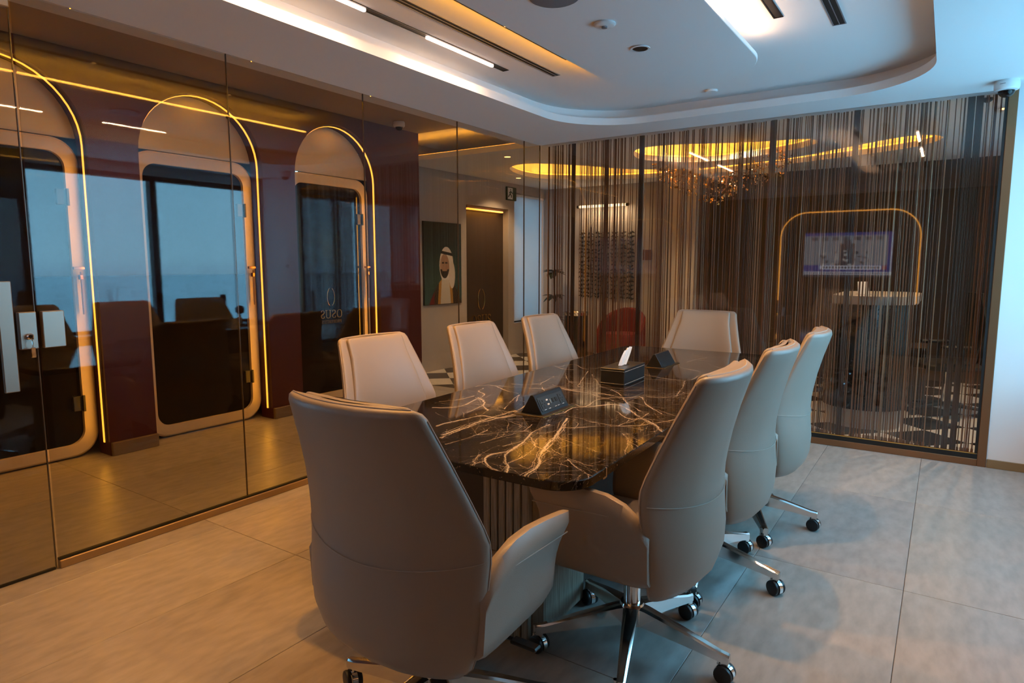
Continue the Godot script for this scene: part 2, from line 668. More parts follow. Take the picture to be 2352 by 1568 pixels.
func build_ceiling() -> void:
	var c = struct("ceiling")
	var tray = rounded(-2.735, -0.13, -5.155, 0.65, 0.62)
	var wide = rounded(-2.835, -0.03, -5.255, 0.75, 0.72)
	var rect = to_rect(tray, XG - 0.03, XR + 0.3, ZG - 0.16, ZB + 0.3)
	# lower ceiling: underside, lip, top of the lip, recess wall, back of the slab
	obj("perimeter_panel", MB.new().loft([at_y(rect, H + 0.34), at_y(rect, H), at_y(tray, H), at_y(tray, H + 0.055), at_y(wide, H + 0.055), at_y(wide, H + 0.34)], false, true), M.ceiling_paint, c, Vector3.ZERO, 50.0)
	obj("upper_panel", MB.new().loft([at_y(wide, HU + 0.12), at_y(wide, HU)], true), M.ceiling_paint, c)
	# the hanging island
	var isl = rounded(-1.885, -0.967, -4.295, -0.2, 0.43)
	var isl2 = rounded(-1.879, -0.973, -4.289, -0.206, 0.424)
	var neck = rounded(-1.72, -1.13, -4.13, -0.36, 0.27)
	obj("island_panel", MB.new().loft([at_y(isl2, H - 0.002), at_y(isl, H + 0.004), at_y(isl, H + 0.02), at_y(neck, H + 0.02), at_y(neck, HU)], true), M.ceiling_paint, c, Vector3.ZERO, 50.0)
	# amber strips on top of the island shine on the upper ceiling
	for s in [[-1.845, -1.0], [-1.007, 1.0]]:
		var t = thing("led_strip", ["amber cove light strip along the left edge of the hanging ceiling island", "amber cove light strip along the right edge of the hanging ceiling island"][0 if s[1] < 0 else 1], "light strip", Vector3(s[0], H + 0.02, -2.2), 0, "cove strips of the ceiling island")
		obj("profile", MB.new().box(Vector3(0, 0.003, 0), Vector3(0.018, 0.006, 3.5)), M.white_plastic, t)
		obj("diffuser", MB.new().box(Vector3(0, 0.008, 0), Vector3(0.012, 0.004, 3.5)), M.led_island, t)
		area(Vector3(s[0] + s[1] * 0.012, H + 0.034, -2.2), Vector3(s[1], 0.55, 0), Vector2(3.5, 0.014), 0.7, AMBER if s[1] < 0 else Color(1.0, 0.8, 0.62))
		area(Vector3(s[0] + s[1] * 0.012, H + 0.032, -2.2), Vector3(-0.15 * s[1], 1, 0), Vector2(3.5, 0.014), 7.0 if s[1] < 0 else 0.35, DEEP if s[1] < 0 else Color(1.0, 0.8, 0.62))
	# light tracks and air slots
	slot(-2.56, -3.73, -0.6, 0.034, "track", "black light track nearest the glass wall, with two lit bars", [[-3.58, -2.93], [-2.46, -1.8]])
	slot(-2.335, -4.02, -0.6, 0.05, "air", "long black air slot beside the lit track on the glass wall side")
	slot(-2.09, -3.75, -0.6, 0.03, "spots", "black light slot close to the left edge of the hanging island")
	slot(-0.83, -3.76, -0.6, 0.036, "spots", "black light slot right of the hanging island, nearer to it")
	slot(-0.575, -4.05, -0.6, 0.055, "air", "wide black air slot on the window side of the ceiling")
	slot(-0.33, -3.73, -0.6, 0.034, "track", "light track nearest the window in the ceiling tray", [[-3.5, -2.93], [-2.46, -1.8]])
	for z in [-2.1, -3.05]:
		spot(Vector3(-0.83, HU - 0.012, z), 2.0 if z < -2.5 else 0.7, 66.0, Color(1.0, 0.74, 0.4), 0.02)
		spot(Vector3(-2.09, HU - 0.012, z), 1.5 if z < -2.5 else 2.4, 66.0, DEEP, 0.02)
	# round fittings
	var sd = thing("smoke_detector", "white round detector on the ceiling island, larger of the two discs near its middle", "detector", Vector3(-1.455, H - 0.002, -2.965))
	obj("rim", MB.new().lathe([[0.052, 0.0], [0.055, -0.006], [0.045, -0.014], [0.0, -0.015]], 28), M.white_plastic, sd)
	obj("sensor", MB.new().lathe([[0.014, -0.012], [0.014, -0.022], [0.0, -0.024]], 16), M.grey_line, sd)
	var dl = thing("downlight", "recessed dark round downlight in the ceiling island, beyond the white detector", "downlight", Vector3(-1.452, H - 0.002, -3.395))
	obj("ring", MB.new().lathe([[0.042, -0.001], [0.054, -0.002], [0.052, -0.006], [0.041, -0.006]], 28), M.white_plastic, dl)
	obj("bulb_recess", MB.new().lathe([[0.042, -0.002], [0.04, -0.003], [0.0, -0.003]], 24), M.slot_black, dl)
	var sp = thing("ceiling_speaker", "large round grey speaker grille cut by the top edge of the photo", "speaker", Vector3(-1.5, H - 0.002, -2.56))
	obj("grille", MB.new().lathe([[0.1, 0.0], [0.11, -0.004], [0.1, -0.009], [0.0, -0.01]], 32), M.grey_line, sp)
	var disc = thing("ceiling_disc", "small white disc on the upper ceiling between the island and the far tray edge", "detector", Vector3(-1.56, HU, -5.0))
	obj("cap", MB.new().lathe([[0.045, 0.0], [0.048, -0.005], [0.04, -0.014], [0.0, -0.015]], 24), M.white_plastic, disc)


func slot(x: float, z0: float, z1: float, w: float, kind: String, label: String, lit := []) -> void:
	var t = thing("light_track" if kind == "track" else ("air_slot" if kind == "air" else "light_slot"), label, "light" if kind != "air" else "air vent", Vector3(x, HU, (z0 + z1) / 2))
	var l = z1 - z0
	var fr = MB.new()
	for s in [-1, 1]:
		fr.box(Vector3(s * (w / 2 + 0.003), -0.002, 0), Vector3(0.006, 0.004, l))
		fr.box(Vector3(0, -0.002, s * (l / 2)), Vector3(w + 0.012, 0.004, 0.006))
	obj("frame", fr, M.grey_line if kind == "air" else M.black_plastic, t)
	obj("slot", MB.new().box(Vector3(0, -0.0008, 0), Vector3(w, 0.0016, l)), M.slot_black, t)
	if kind == "air":
		obj("blade", MB.new().box(Vector3(0, -0.002, 0), Vector3(0.004, 0.003, l)), M.grey_line, t)
	for k in lit:
		var c = Vector3(0, -0.009, (k[0] + k[1]) / 2 - t.position.z)
		obj("light_bar", MB.new().box(c, Vector3(w * 0.62, 0.016, k[1] - k[0]), 0.004), M.led_white, t)
		area(Vector3(x, HU - 0.019, (k[0] + k[1]) / 2), Vector3.DOWN, Vector2(k[1] - k[0], w * 0.6), 0.95, Color(1.0, 0.8, 0.6))
	if kind == "spots":
		for z in [-2.1, -3.05]:
			obj("spot_head", MB.new().lathe([[0.012, 0.0], [0.012, -0.006], [0.0, -0.006]], 12, Transform3D(Basis(), Vector3(0, -0.001, z - t.position.z))), M.led_spot, t)


# ---------------------------------------------------------------- glass walls
func build_glass_walls() -> void:
	# left: frameless panes, the first one is the door
	var zs = [-1.205, -2.2, -3.21, -4.235, -5.24, ZG + 0.005]
	for i in zs.size() - 1:
		var t = thing("glass_panel", ["fixed glass pane next to the glass door, first from the left", "glass pane of the left wall right of the first joint, before the middle red pillar", "glass pane of the left wall in front of the third arched door", "glass pane of the left wall in front of the portrait", "narrow glass pane at the corner of the two glass walls"][i], "glass panel", Vector3(XG - 0.006, 0, (zs[i] + zs[i + 1]) / 2), 0, "")
		var l: float = zs[i] - zs[i + 1]
		obj("pane", MB.new().box(Vector3(0, 1.31, 0), Vector3(0.012, 2.53, l - 0.004)), M.glass_pane, t)
		obj("edge", MB.new().box(Vector3(0, 1.31, -l / 2 + 0.001), Vector3(0.0125, 2.53, 0.0025)), M.glass_edge, t)
		if i == 0:
			obj("keep_plate", MB.new().box(Vector3(0.022, 1.13, l / 2 - 0.05), Vector3(0.03, 0.165, 0.088), 0.003), M.steel, t)
	var rl = struct("baseboard_left")
	obj("rail", span(XG - 0.02, XG + 0.014, 0.0, 0.04, ZG + 0.01, -1.205, 0.003), M.rail_tan, rl)
	obj("gasket", span(XG - 0.014, XG + 0.006, 0.04, 0.05, ZG + 0.01, -1.205), M.seal_black, rl)
	# the door leaf
	var d = thing("glass_door", "frameless glass door at the left edge, with steel pull bar and lock", "door", Vector3(XG - 0.006, 0, -0.7))
	obj("leaf", MB.new().box(Vector3(0, 1.275, 0), Vector3(0.012, 2.54, 0.99)), M.glass_pane, d)
	obj("edge", MB.new().box(Vector3(0, 1.275, -0.495), Vector3(0.0125, 2.54, 0.003)), M.glass_edge, d)
	obj("threshold_seal", MB.new().box(Vector3(0.0, 0.006, 0), Vector3(0.014, 0.01, 0.98)), M.seal_black, d)
	obj("pull_bar", MB.new().box(Vector3(0.055, 1.11, -0.37), Vector3(0.016, 0.48, 0.055), 0.003).box(Vector3(0.03, 1.3, -0.37), Vector3(0.05, 0.02, 0.02)).box(Vector3(0.03, 0.92, -0.37), Vector3(0.05, 0.02, 0.02)), M.steel, d)
	var lk = obj("lock_case", MB.new().box(Vector3(0.016, 1.13, -0.458), Vector3(0.03, 0.165, 0.068), 0.003), M.steel, d)
	obj("cylinder", MB.new().lathe([[0.014, 0.0], [0.014, 0.012], [0.009, 0.016], [0.0, 0.016]], 16, Transform3D(Basis(Vector3.FORWARD, PI / 2), Vector3(0.031, 1.105, -0.458))), M.chrome, lk)
	obj("key", MB.new().box(Vector3(0.06, 1.105, -0.458), Vector3(0.03, 0.022, 0.004), 0.001).tube(PackedVector3Array([Vector3(0.06, 1.094, -0.458), Vector3(0.066, 1.075, -0.456), Vector3(0.06, 1.055, -0.458)]), 0.002, 6).box(Vector3(0.061, 1.035, -0.458), Vector3(0.008, 0.045, 0.02), 0.003), M.chrome, lk)
	var pf = obj("patch_fitting", MB.new().box(Vector3(0.012, 2.535, -0.408), Vector3(0.03, 0.075, 0.17), 0.004), M.steel, d)
	for z in [-0.45, -0.37]:
		obj("screw", MB.new().lathe([[0.008, 0.0], [0.008, 0.004], [0.0, 0.005]], 12, Transform3D(Basis(Vector3.FORWARD, PI / 2), Vector3(0.027, 2.53, z))), M.chrome, pf)
	# far: bronze frame with three panes
	var f = struct("trim_1")
	obj("post", span(0.262, 0.315, 0, H, ZG - 0.11, ZG + 0.012, 0.003), M.bronze, f)
	obj("bottom_rail", span(XG, 0.262, 0, 0.05, ZG - 0.11, ZG + 0.012, 0.003), M.bronze, f)
	obj("bottom_gasket", span(XG, 0.262, 0.05, 0.085, ZG - 0.012, ZG + 0.006), M.seal_black, f)
	obj("gold_bead", span(XG, 0.25, 0.085, 0.091, ZG - 0.012, ZG + 0.004), M.gold, f)
	obj("side_gasket", span(0.245, 0.262, 0.09, H, ZG - 0.012, ZG + 0.006), M.seal_black, f)
	var xs = [XG + 0.002, -2.1, -0.815, 0.245]
	for i in 3:
		var l: float = xs[i + 1] - xs[i]
		var t = thing("glass_panel", ["left glass pane of the far wall, behind the head of the table", "middle glass pane of the far wall, reflecting the lit arch", "right glass pane of the far wall, next to the bronze post"][i], "glass panel", Vector3((xs[i] + xs[i + 1]) / 2, 0, ZG - 0.006))
		obj("pane", MB.new().box(Vector3(0, 1.335, 0), Vector3(l - 0.003, 2.485, 0.012)), M.glass_far, t)


# ---------------------------------------------------------------- corridor behind the left glass
func build_corridor() -> void:
	var wr = struct("wall_corridor")
	# red wall with three arched openings, one plate pierced from the floor up
	var poly = PackedVector2Array([Vector2(-0.4, 0.0), Vector2(-0.4, 2.9), Vector2(5.67, 2.9), Vector2(5.67, 0.0)])
	var arcs = [4.49, 3.085, 1.68]
	for c in arcs:
		poly.append(Vector2(c + 0.53, 0.0))
		for k in 21:
			var a = PI * k / 20
			poly.append(Vector2(c + 0.53 * cos(a), 2.26 + 0.53 * sin(a)))
		poly.append(Vector2(c - 0.53, 0.0))
	var place = Transform3D(Basis(Vector3(0, 0, -1), Vector3(0, 1, 0), Vector3(1, 0, 0)), Vector3(XC - 0.17, 0, 0))
	obj("red_panel", MB.new().prism(poly, 0.17, place), M.red_lacquer, wr, Vector3.ZERO, 30.0)
	for p in [[-2.555, -2.215], [-3.96, -3.62], [-5.67, -5.025], [-1.15, -0.0]]:
		obj("plinth", span(XC - 0.14, XC + 0.03, 0.0, 0.1, p[0], p[1], 0.004), M.plinth_tan, wr)
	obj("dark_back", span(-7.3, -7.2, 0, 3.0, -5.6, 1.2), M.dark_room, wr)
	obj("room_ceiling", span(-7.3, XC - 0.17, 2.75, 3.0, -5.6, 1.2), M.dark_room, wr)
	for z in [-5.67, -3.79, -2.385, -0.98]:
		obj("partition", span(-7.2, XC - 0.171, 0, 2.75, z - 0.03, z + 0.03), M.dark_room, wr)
	var n = 0
	for c in [1.68, 3.085, 4.49]:
		arch_door(-c, n)
		n += 1
	# ceiling of the corridor
	var cc = struct("ceiling_corridor")
	obj("panel", span(-5.9, XG - 0.03, 2.9, 3.1, -5.67, 1.3), M.corridor_shade_tone, cc)
	obj("end_panel", span(-5.9, XG - 0.03, 0, 3.1, 1.2, 1.3), M.taupe_wall, cc)
	obj("header", span(XG - 0.15, XG - 0.031, H, 3.0, ZG, ZB + 0.3), M.ceiling_paint, cc)
	for k in [[-0.8, "first"], [-2.5, "second"], [-4.2, "third"]]:  # out of view above the glass, placed to light the corridor
		var t = thing("unseen_corridor_lamp", "unseen slim ceiling light bar placed to light the corridor, %s from the glass door" % k[1], "light", Vector3(-4.25, 2.9, k[0]))
		obj("housing", MB.new().box(Vector3(0, -0.008, 0), Vector3(0.06, 0.016, 0.7), 0.002), M.white_plastic, t)
		obj("diffuser", MB.new().box(Vector3(0, -0.017, 0), Vector3(0.035, 0.004, 0.66)), M.led_amber, t)
		area(Vector3(-4.25, 2.875, k[0]), Vector3.DOWN, Vector2(0.66, 0.035), 1.15, DEEP)
	var dc = dome(Vector3(-4.85, 2.9, -5.1), "white dome camera on the corridor ceiling above the third arched door")
	dc.scale = Vector3.ONE * 1.1


func arch_path(zc: float, r: float, x: float, y0: float, n := 24) -> PackedVector3Array:
	var p = PackedVector3Array([Vector3(x, y0, zc + r)])
	for k in n + 1:
		var a = PI * k / n
		p.append(Vector3(x, 2.26 + r * sin(a), zc + r * cos(a)))
	p.append(Vector3(x, y0, zc - r))
	return p


func ribbon(path: PackedVector3Array, inner: PackedVector3Array, x0: float, x1: float) -> MB:
	var rings = []
	for i in path.size():
		rings.append(PackedVector3Array([Vector3(x0, path[i].y, path[i].z), Vector3(x1, path[i].y, path[i].z), Vector3(x1, inner[i].y, inner[i].z), Vector3(x0, inner[i].y, inner[i].z)]))
	return MB.new().loft(rings, true)


func arch_door(zc: float, n: int) -> void:
	var which: String = ["leftmost", "middle", "right, lettered"][n]
	var st = thing("arch_light", "amber light strip tracing the arch of the %s door" % which, "light strip", Vector3(XC, 0, zc), 0, "")
	var a = arch_path(0, 0.5295, 0, 0.1)
	var b = arch_path(0, 0.517, 0, 0.1)
	obj("profile", ribbon(a, b, -0.066, -0.044), M.plinth_tan, st)
	obj("diffuser", ribbon(b, arch_path(0, 0.512, 0, 0.1), -0.064, -0.046), M.led_amber, st)
	area(Vector3(XC - 0.055, 1.15, zc - 0.508), Vector3(0, 0, 1), Vector2(2.0, 0.012), 0.5, DEEP, Vector3.UP)
	area(Vector3(XC - 0.055, 2.768, zc), Vector3.DOWN, Vector2(0.5, 0.012), 0.12, DEEP)
	var d = thing("arched_door", "%s arched office door: dark glass in a cream rounded frame under a half-round panel" % which, "door", Vector3(XC - 0.16, 0, zc))
	var out = []
	var inn = []
	for p in rounded(-0.525, 0.525, 0.012, 2.31, 0.17, 10):
		out.append(p)
	for p in rounded(-0.435, 0.435, 0.1, 2.215, 0.11, 10):
		inn.append(p)
	var r = [PackedVector3Array(), PackedVector3Array(), PackedVector3Array(), PackedVector3Array(), PackedVector3Array()]
	for i in out.size():
		var o: Vector2 = out[i]
		var q: Vector2 = inn[i]
		r[0].append(Vector3(-0.05, o.y, o.x))
		r[1].append(Vector3(0.0, o.y, o.x))
		r[2].append(Vector3(0.012, o.y + (q.y - o.y) * 0.15, o.x + (q.x - o.x) * 0.15))
		r[3].append(Vector3(0.006, q.y, q.x))
		r[4].append(Vector3(-0.05, q.y, q.x))
	obj("frame", MB.new().loft(r, false, true), M.frame_cream, d)
	var pane = PackedVector2Array()
	for p in rounded(-0.434, 0.434, 0.101, 2.214, 0.11, 10):
		pane.append(Vector2(p.x, p.y))
	var turn = Transform3D(Basis(Vector3(0, 0, -1), Vector3(0, 1, 0), Vector3(1, 0, 0)), Vector3(-0.035, 0, 0))
	obj("pane", MB.new().prism(pane, 0.012, turn), M.glass_dark, d)
	var half = PackedVector2Array([Vector2(-0.525, 2.318)])
	for k in 21:
		var an = PI * k / 20
		half.append(Vector2(-0.525 * cos(an), maxf(2.318, 2.26 + 0.525 * sin(an))))
	half = PackedVector2Array()
	var a0 = asin(0.058 / 0.525)
	for k in 21:
		var an = lerpf(a0, PI - a0, k / 20.0)
		half.append(Vector2(0.525 * cos(an), 2.26 + 0.525 * sin(an)))
	obj("transom_panel", MB.new().prism(half, 0.03, turn), M.transom_cream, d)
	for y in [0.4, 1.9]:
		var hg = obj("hinge", MB.new().box(Vector3(-0.012, y, -0.41), Vector3(0.03, 0.11, 0.075), 0.003), M.black_plastic, d)
		obj("knuckle", MB.new().box(Vector3(0.012, y, -0.438), Vector3(0.018, 0.12, 0.016), 0.002), M.seal_black, hg)
	var hd = obj("handle", MB.new().tube(PackedVector3Array([Vector3(0.045, 1.06, -0.47), Vector3(0.045, 1.37, -0.47)]), 0.006, 8), M.bronze, d)
	obj("lever", MB.new().box(Vector3(0.045, 1.395, -0.46), Vector3(0.02, 0.022, 0.075), 0.003).box(Vector3(0.04, 1.33, -0.47), Vector3(0.03, 0.035, 0.022), 0.003), M.bronze, hd)
	if n == 2:
		# lettering on the glass, read from inside the office
		var lg = Node3D.new()
		lg.name = "lettering"
		d.add_child(lg)
		lettering(lg, Vector3(-0.018, 0.91, 0.0), -PI / 2, 0.32)


func lettering(o: Node3D, at: Vector3, turn: float, width: float) -> void:
	var b = Basis(Vector3.UP, turn)
	for k in [["OSUS", 0.0, 0.36 * width, "letters"], ["PROPERTIES", -0.24 * width, 0.135 * width, "small_letters"]]:
		var tm = TextMesh.new()
		tm.text = k[0]
		var ft = SystemFont.new()
		ft.font_names = PackedStringArray(["Droid Serif"])
		tm.font = ft
		tm.font_size = 64
		tm.pixel_size = k[2] / 64.0
		tm.depth = 0.004
		var o3 = put(k[3], tm, M.gold, o, at + Vector3(0, k[1], 0))
		o3.basis = b
	# the ring of two facing arcs above the name
	for s in [-1.0, 1.0]:
		var p = PackedVector3Array()
		var rad = PackedFloat32Array()
		for i in 17:
			var a = lerpf(-1.25, 1.25, i / 16.0)
			p.append(b * Vector3(s * cos(a) * 0.15 * width, sin(a) * 0.29 * width + 0.56 * width, 0.002))
			rad.append(0.001 + 0.009 * width * cos(a))
		var arc = obj("arc", MB.new().tube(p, rad, 6), M.gold, o)
		arc.position = at


# ---------------------------------------------------------------- reception behind the far glass
func smooth_loop(p: PackedVector2Array, n := 6) -> PackedVector2Array:
	var o = PackedVector2Array()
	var m = p.size()
	for i in m:
		for k in n:
			o.append(p[i].cubic_interpolate(p[(i + 1) % m], p[(i - 1 + m) % m], p[(i + 2) % m], float(k) / n))
	return o


func build_reception() -> void:
	# chequered marble floor, laid on the diagonal
	var fl = struct("floor_reception")
	obj("screed", span(XW - 0.6, XR + 0.3, -0.2, -0.004, ZF - 0.3, -5.72), M.grout, fl)
	var rect = PackedVector2Array([Vector2(XW, ZF), Vector2(XR, ZF), Vector2(XR, -5.722), Vector2(XW, -5.722)])
	var s = 0.297
	var flat = Transform3D(Basis(Vector3(1, 0, 0), Vector3(0, 0, 1), Vector3(0, -1, 0)), Vector3.ZERO)
	for i in range(-24, 10):
		for j in range(-16, 16):
			if (i + j) % 2 != 0:
				continue
			var c = Vector2(-0.07 + i * s, -6.80 + j * s)
			var r = s - 0.001
			for q in Geometry2D.intersect_polygons(PackedVector2Array([c + Vector2(r, 0), c + Vector2(0, r), c + Vector2(-r, 0), c + Vector2(0, -r)]), rect):
				if q.size() > 2:
					obj("tile", MB.new().prism(q, 0.02, flat), M.tile_black if posmod(i, 2) == 0 else M.tile_white, fl)
	# walls
	var wl = struct("wall_reception_left")
	obj("white_panel", span(XW - 0.2, XW, 0, 2.95, -7.25, -5.6), M.beige_wall, wl)
	obj("door_recess", span(XW - 0.2, XW - 0.1, 0, 2.95, -8.3, -7.25), M.wood_dark, wl)
	obj("lintel", span(XW - 0.1, XW, 2.26, 2.95, -8.3, -7.25), M.beige_wall, wl)
	obj("pier", span(XW - 0.2, XW, 0, 2.95, -8.46, -8.3), M.beige_wall, wl)
	obj("below_window", span(XW - 0.2, XW, 0, 0.5, ZF, -8.46), M.beige_wall, wl)
	obj("above_window", span(XW - 0.2, XW, 2.52, 2.95, ZF, -8.46), M.beige_wall, wl)
	obj("return_panel", span(XW, XC - 0.165, 0, 2.95, -5.7, -5.6), M.beige_wall, wl)
	window(XW - 0.1, ZF + 0.01, -8.46, 0.5, 2.52, [], "window_2")
	var bl = thing("added_blind", "added roller blind dimming the far corner window beyond the portrait", "blind", Vector3(XW - 0.03, 0, -8.93))  # added to dim the daylight in this window
	obj("cloth", MB.new().sheet([PackedVector3Array([Vector3(0, 0.53, -0.45), Vector3(0, 0.53, 0.45)]), PackedVector3Array([Vector3(0, 2.5, -0.45), Vector3(0, 2.5, 0.45)])]), M.added_blind_cloth, bl)
	obj("tube", MB.new().tube(PackedVector3Array([Vector3(0, 2.5, -0.45), Vector3(0, 2.5, 0.45)]), 0.022, 12), M.white_plastic, bl)
	var wf = struct("wall_reception_far")
	obj("white_panel", span(XW - 0.2, -2.95, 0, 2.95, ZF - 0.2, ZF), M.beige_wall, wf)
	obj("pillar", span(-3.42, -2.95, 0, 2.95, ZF, ZF + 0.45, 0.01), M.beige_wall, wf)
	obj("dark_panel", span(-2.95, 0.52, 0, 2.95, ZF - 0.2, ZF), M.wood_dark, wf)
	obj("pale_panel", span(0.52, XR + 0.2, 0, 2.95, ZF - 0.2, ZF), M.wall_paint, wf)
	for k in 13:
		obj("batten", span(-2.9 + k * 0.265, -2.86 + k * 0.265, 0, 2.66, ZF, ZF + 0.03, 0.003), M.taupe_wall, wf)
	var wr = struct("wall_reception_right")
	obj("below_window", span(XR, XR + 0.3, 0, 0.45, ZF, -5.7), M.wall_paint, wr)
	obj("above_window", span(XR, XR + 0.3, 2.47, 2.95, ZF, -5.7), M.wall_paint, wr)
	obj("pier", span(XR, XR + 0.3, 0.45, 2.47, ZF, -8.7), M.wall_paint, wr)
	window(XR + 0.12, -8.7, -5.7, 0.45, 2.47, [-7.2], "window_3")
	for z in [-6.46, -7.95]:  # blinds added to cut the daylight entering the reception
		var rb = thing("added_blind", "added sheer blind dimming the reception window, %s half" % ["near" if z > -7.0 else "far"][0], "blind", Vector3(XR + 0.03, 0, z))
		obj("cloth", MB.new().sheet([PackedVector3Array([Vector3(0, 0.48, -0.72), Vector3(0, 0.48, 0.72)]), PackedVector3Array([Vector3(0, 2.43, -0.72), Vector3(0, 2.43, 0.72)])]), M.added_blind_green, rb)
		obj("tube", MB.new().tube(PackedVector3Array([Vector3(0, 2.43, -0.72), Vector3(0, 2.43, 0.72)]), 0.022, 12), M.white_plastic, rb)
	# ceiling: a slab with two free-form openings, amber light in their edges
	var c = struct("ceiling_reception")
	obj("upper_panel", span(XW - 0.2, XR + 0.3, 2.92, 3.1, ZF - 0.2, -5.5), M.ceiling_paint, c)
	var h1 = smooth_loop(PackedVector2Array([Vector2(-4.75, -7.02), Vector2(-5.0, -7.6), Vector2(-4.98, -8.15), Vector2(-4.62, -8.51), Vector2(-4.2, -8.8), Vector2(-3.24, -9.02), Vector2(-2.35, -8.9), Vector2(-1.36, -8.6), Vector2(-0.75, -8.4), Vector2(-0.3, -8.15), Vector2(-0.12, -7.72), Vector2(-0.4, -7.5), Vector2(-1.0, -7.85), Vector2(-1.7, -8.28), Vector2(-2.7, -8.42), Vector2(-3.45, -8.1), Vector2(-3.9, -7.4), Vector2(-4.35, -6.9)]))
	var h2 = smooth_loop(PackedVector2Array([Vector2(-3.0, -6.9), Vector2(-3.1, -7.3), Vector2(-2.95, -7.62), Vector2(-2.6, -7.93), Vector2(-2.1, -7.93), Vector2(-1.59, -7.73), Vector2(-1.2, -7.4), Vector2(-1.25, -7.1), Vector2(-1.8, -6.95), Vector2(-2.4, -6.68), Vector2(-2.8, -6.66)]))
	var level = Transform3D(Basis(Vector3(1, 0, 0), Vector3(0, 0, 1), Vector3(0, -1, 0)), Vector3(0, 2.72, 0))
	var slab = MB.new()
	for half in [[ZF, -7.35], [-7.35, -5.95]]:
		var left = [PackedVector2Array([Vector2(XW, half[0]), Vector2(XR, half[0]), Vector2(XR, half[1]), Vector2(XW, half[1])])]
		for hole in [h1, h2]:
			var next = []
			for q in left:
				next.append_array(Geometry2D.clip_polygons(q, hole))
			left = next
		for q in left:
			slab.prism(q, 0.06, level)
	obj("slab", slab, M.ceiling_paint, c, Vector3.ZERO, 25.0)
	var i = 0
	for hole in [h1, h2]:
		var wide: PackedVector2Array = Geometry2D.offset_polygon(hole, 0.12, Geometry2D.JOIN_ROUND)[0]
		wide.append(wide[0])
		obj("recess_wall", MB.new().sheet([at_y(wide, 2.71), at_y(wide, 2.92)]), M.ceiling_paint, c)
		var a: PackedVector2Array = Geometry2D.offset_polygon(hole, 0.035, Geometry2D.JOIN_ROUND)[0]
		var st = thing("cove_strip", ["amber cove strip in the edge of the larger free-form ceiling opening", "amber cove strip in the edge of the smaller free-form ceiling opening"][i], "light strip", Vector3(0, 2.72, 0))
		obj("diffuser", MB.new().tube(at_y(a, 0.012), 0.011, 6, true), M.led_cove, st)
		for k in range(0, a.size(), 8):
			var e = a[(k + 1) % a.size()] - a[k - 1]
			area(Vector3(a[k].x, 2.745, a[k].y), Vector3.UP, Vector2(0.3, 0.02), 0.1, DEEP, Vector3(e.x, 0, e.y))
		i += 1
	for k in 6:
		var p = Vector3(-2.75 + 0.33 * (k / 2), 2.92, -7.3 - 0.33 * (k % 2) - 0.06 * (k / 2))
		var d = thing("downlight", "small lit downlight, %s %s of the six in the smaller free-form opening" % [["left", "middle", "right"][k / 2], ["near", "far"][k % 2]], "downlight", p, 0, "six small reception downlights")
		obj("ring", MB.new().lathe([[0.04, 0.0], [0.05, -0.002], [0.05, -0.006], [0.038, -0.006]], 16), M.white_plastic, d)
		obj("bulb", MB.new().lathe([[0.037, -0.004], [0.036, -0.007], [0.0, -0.007]], 16), M.led_spot, d)
		spot(p + Vector3(0, -0.015, 0), 1.6, 60.0, Color(1.0, 0.82, 0.6))
	for p in [Vector3(-4.3, 2.65, -6.3), Vector3(-5.2, 2.65, -7.9), Vector3(0.3, 2.65, -6.6)]:  # three added downlights that brighten the reception floor and walls
		var d = thing("downlight", "added small round downlight brightening the reception, %s" % ["near the portrait" if p.x < -4.0 and p.z > -7.0 else ("before the dark doorway" if p.x < -4.0 else "above the office chair")][0], "downlight", p)
		obj("ring", MB.new().lathe([[0.04, 0.01], [0.05, 0.008], [0.05, 0.004], [0.038, 0.004]], 16), M.white_plastic, d)
		obj("bulb", MB.new().lathe([[0.037, 0.006], [0.036, 0.003], [0.0, 0.003]], 16), M.led_spot, d)
		spot(p + Vector3(0, -0.012, 0), 4.5 if p.x > -1.0 else 2.0, 62.0, Color(1.0, 0.82, 0.6))
	reception_things()


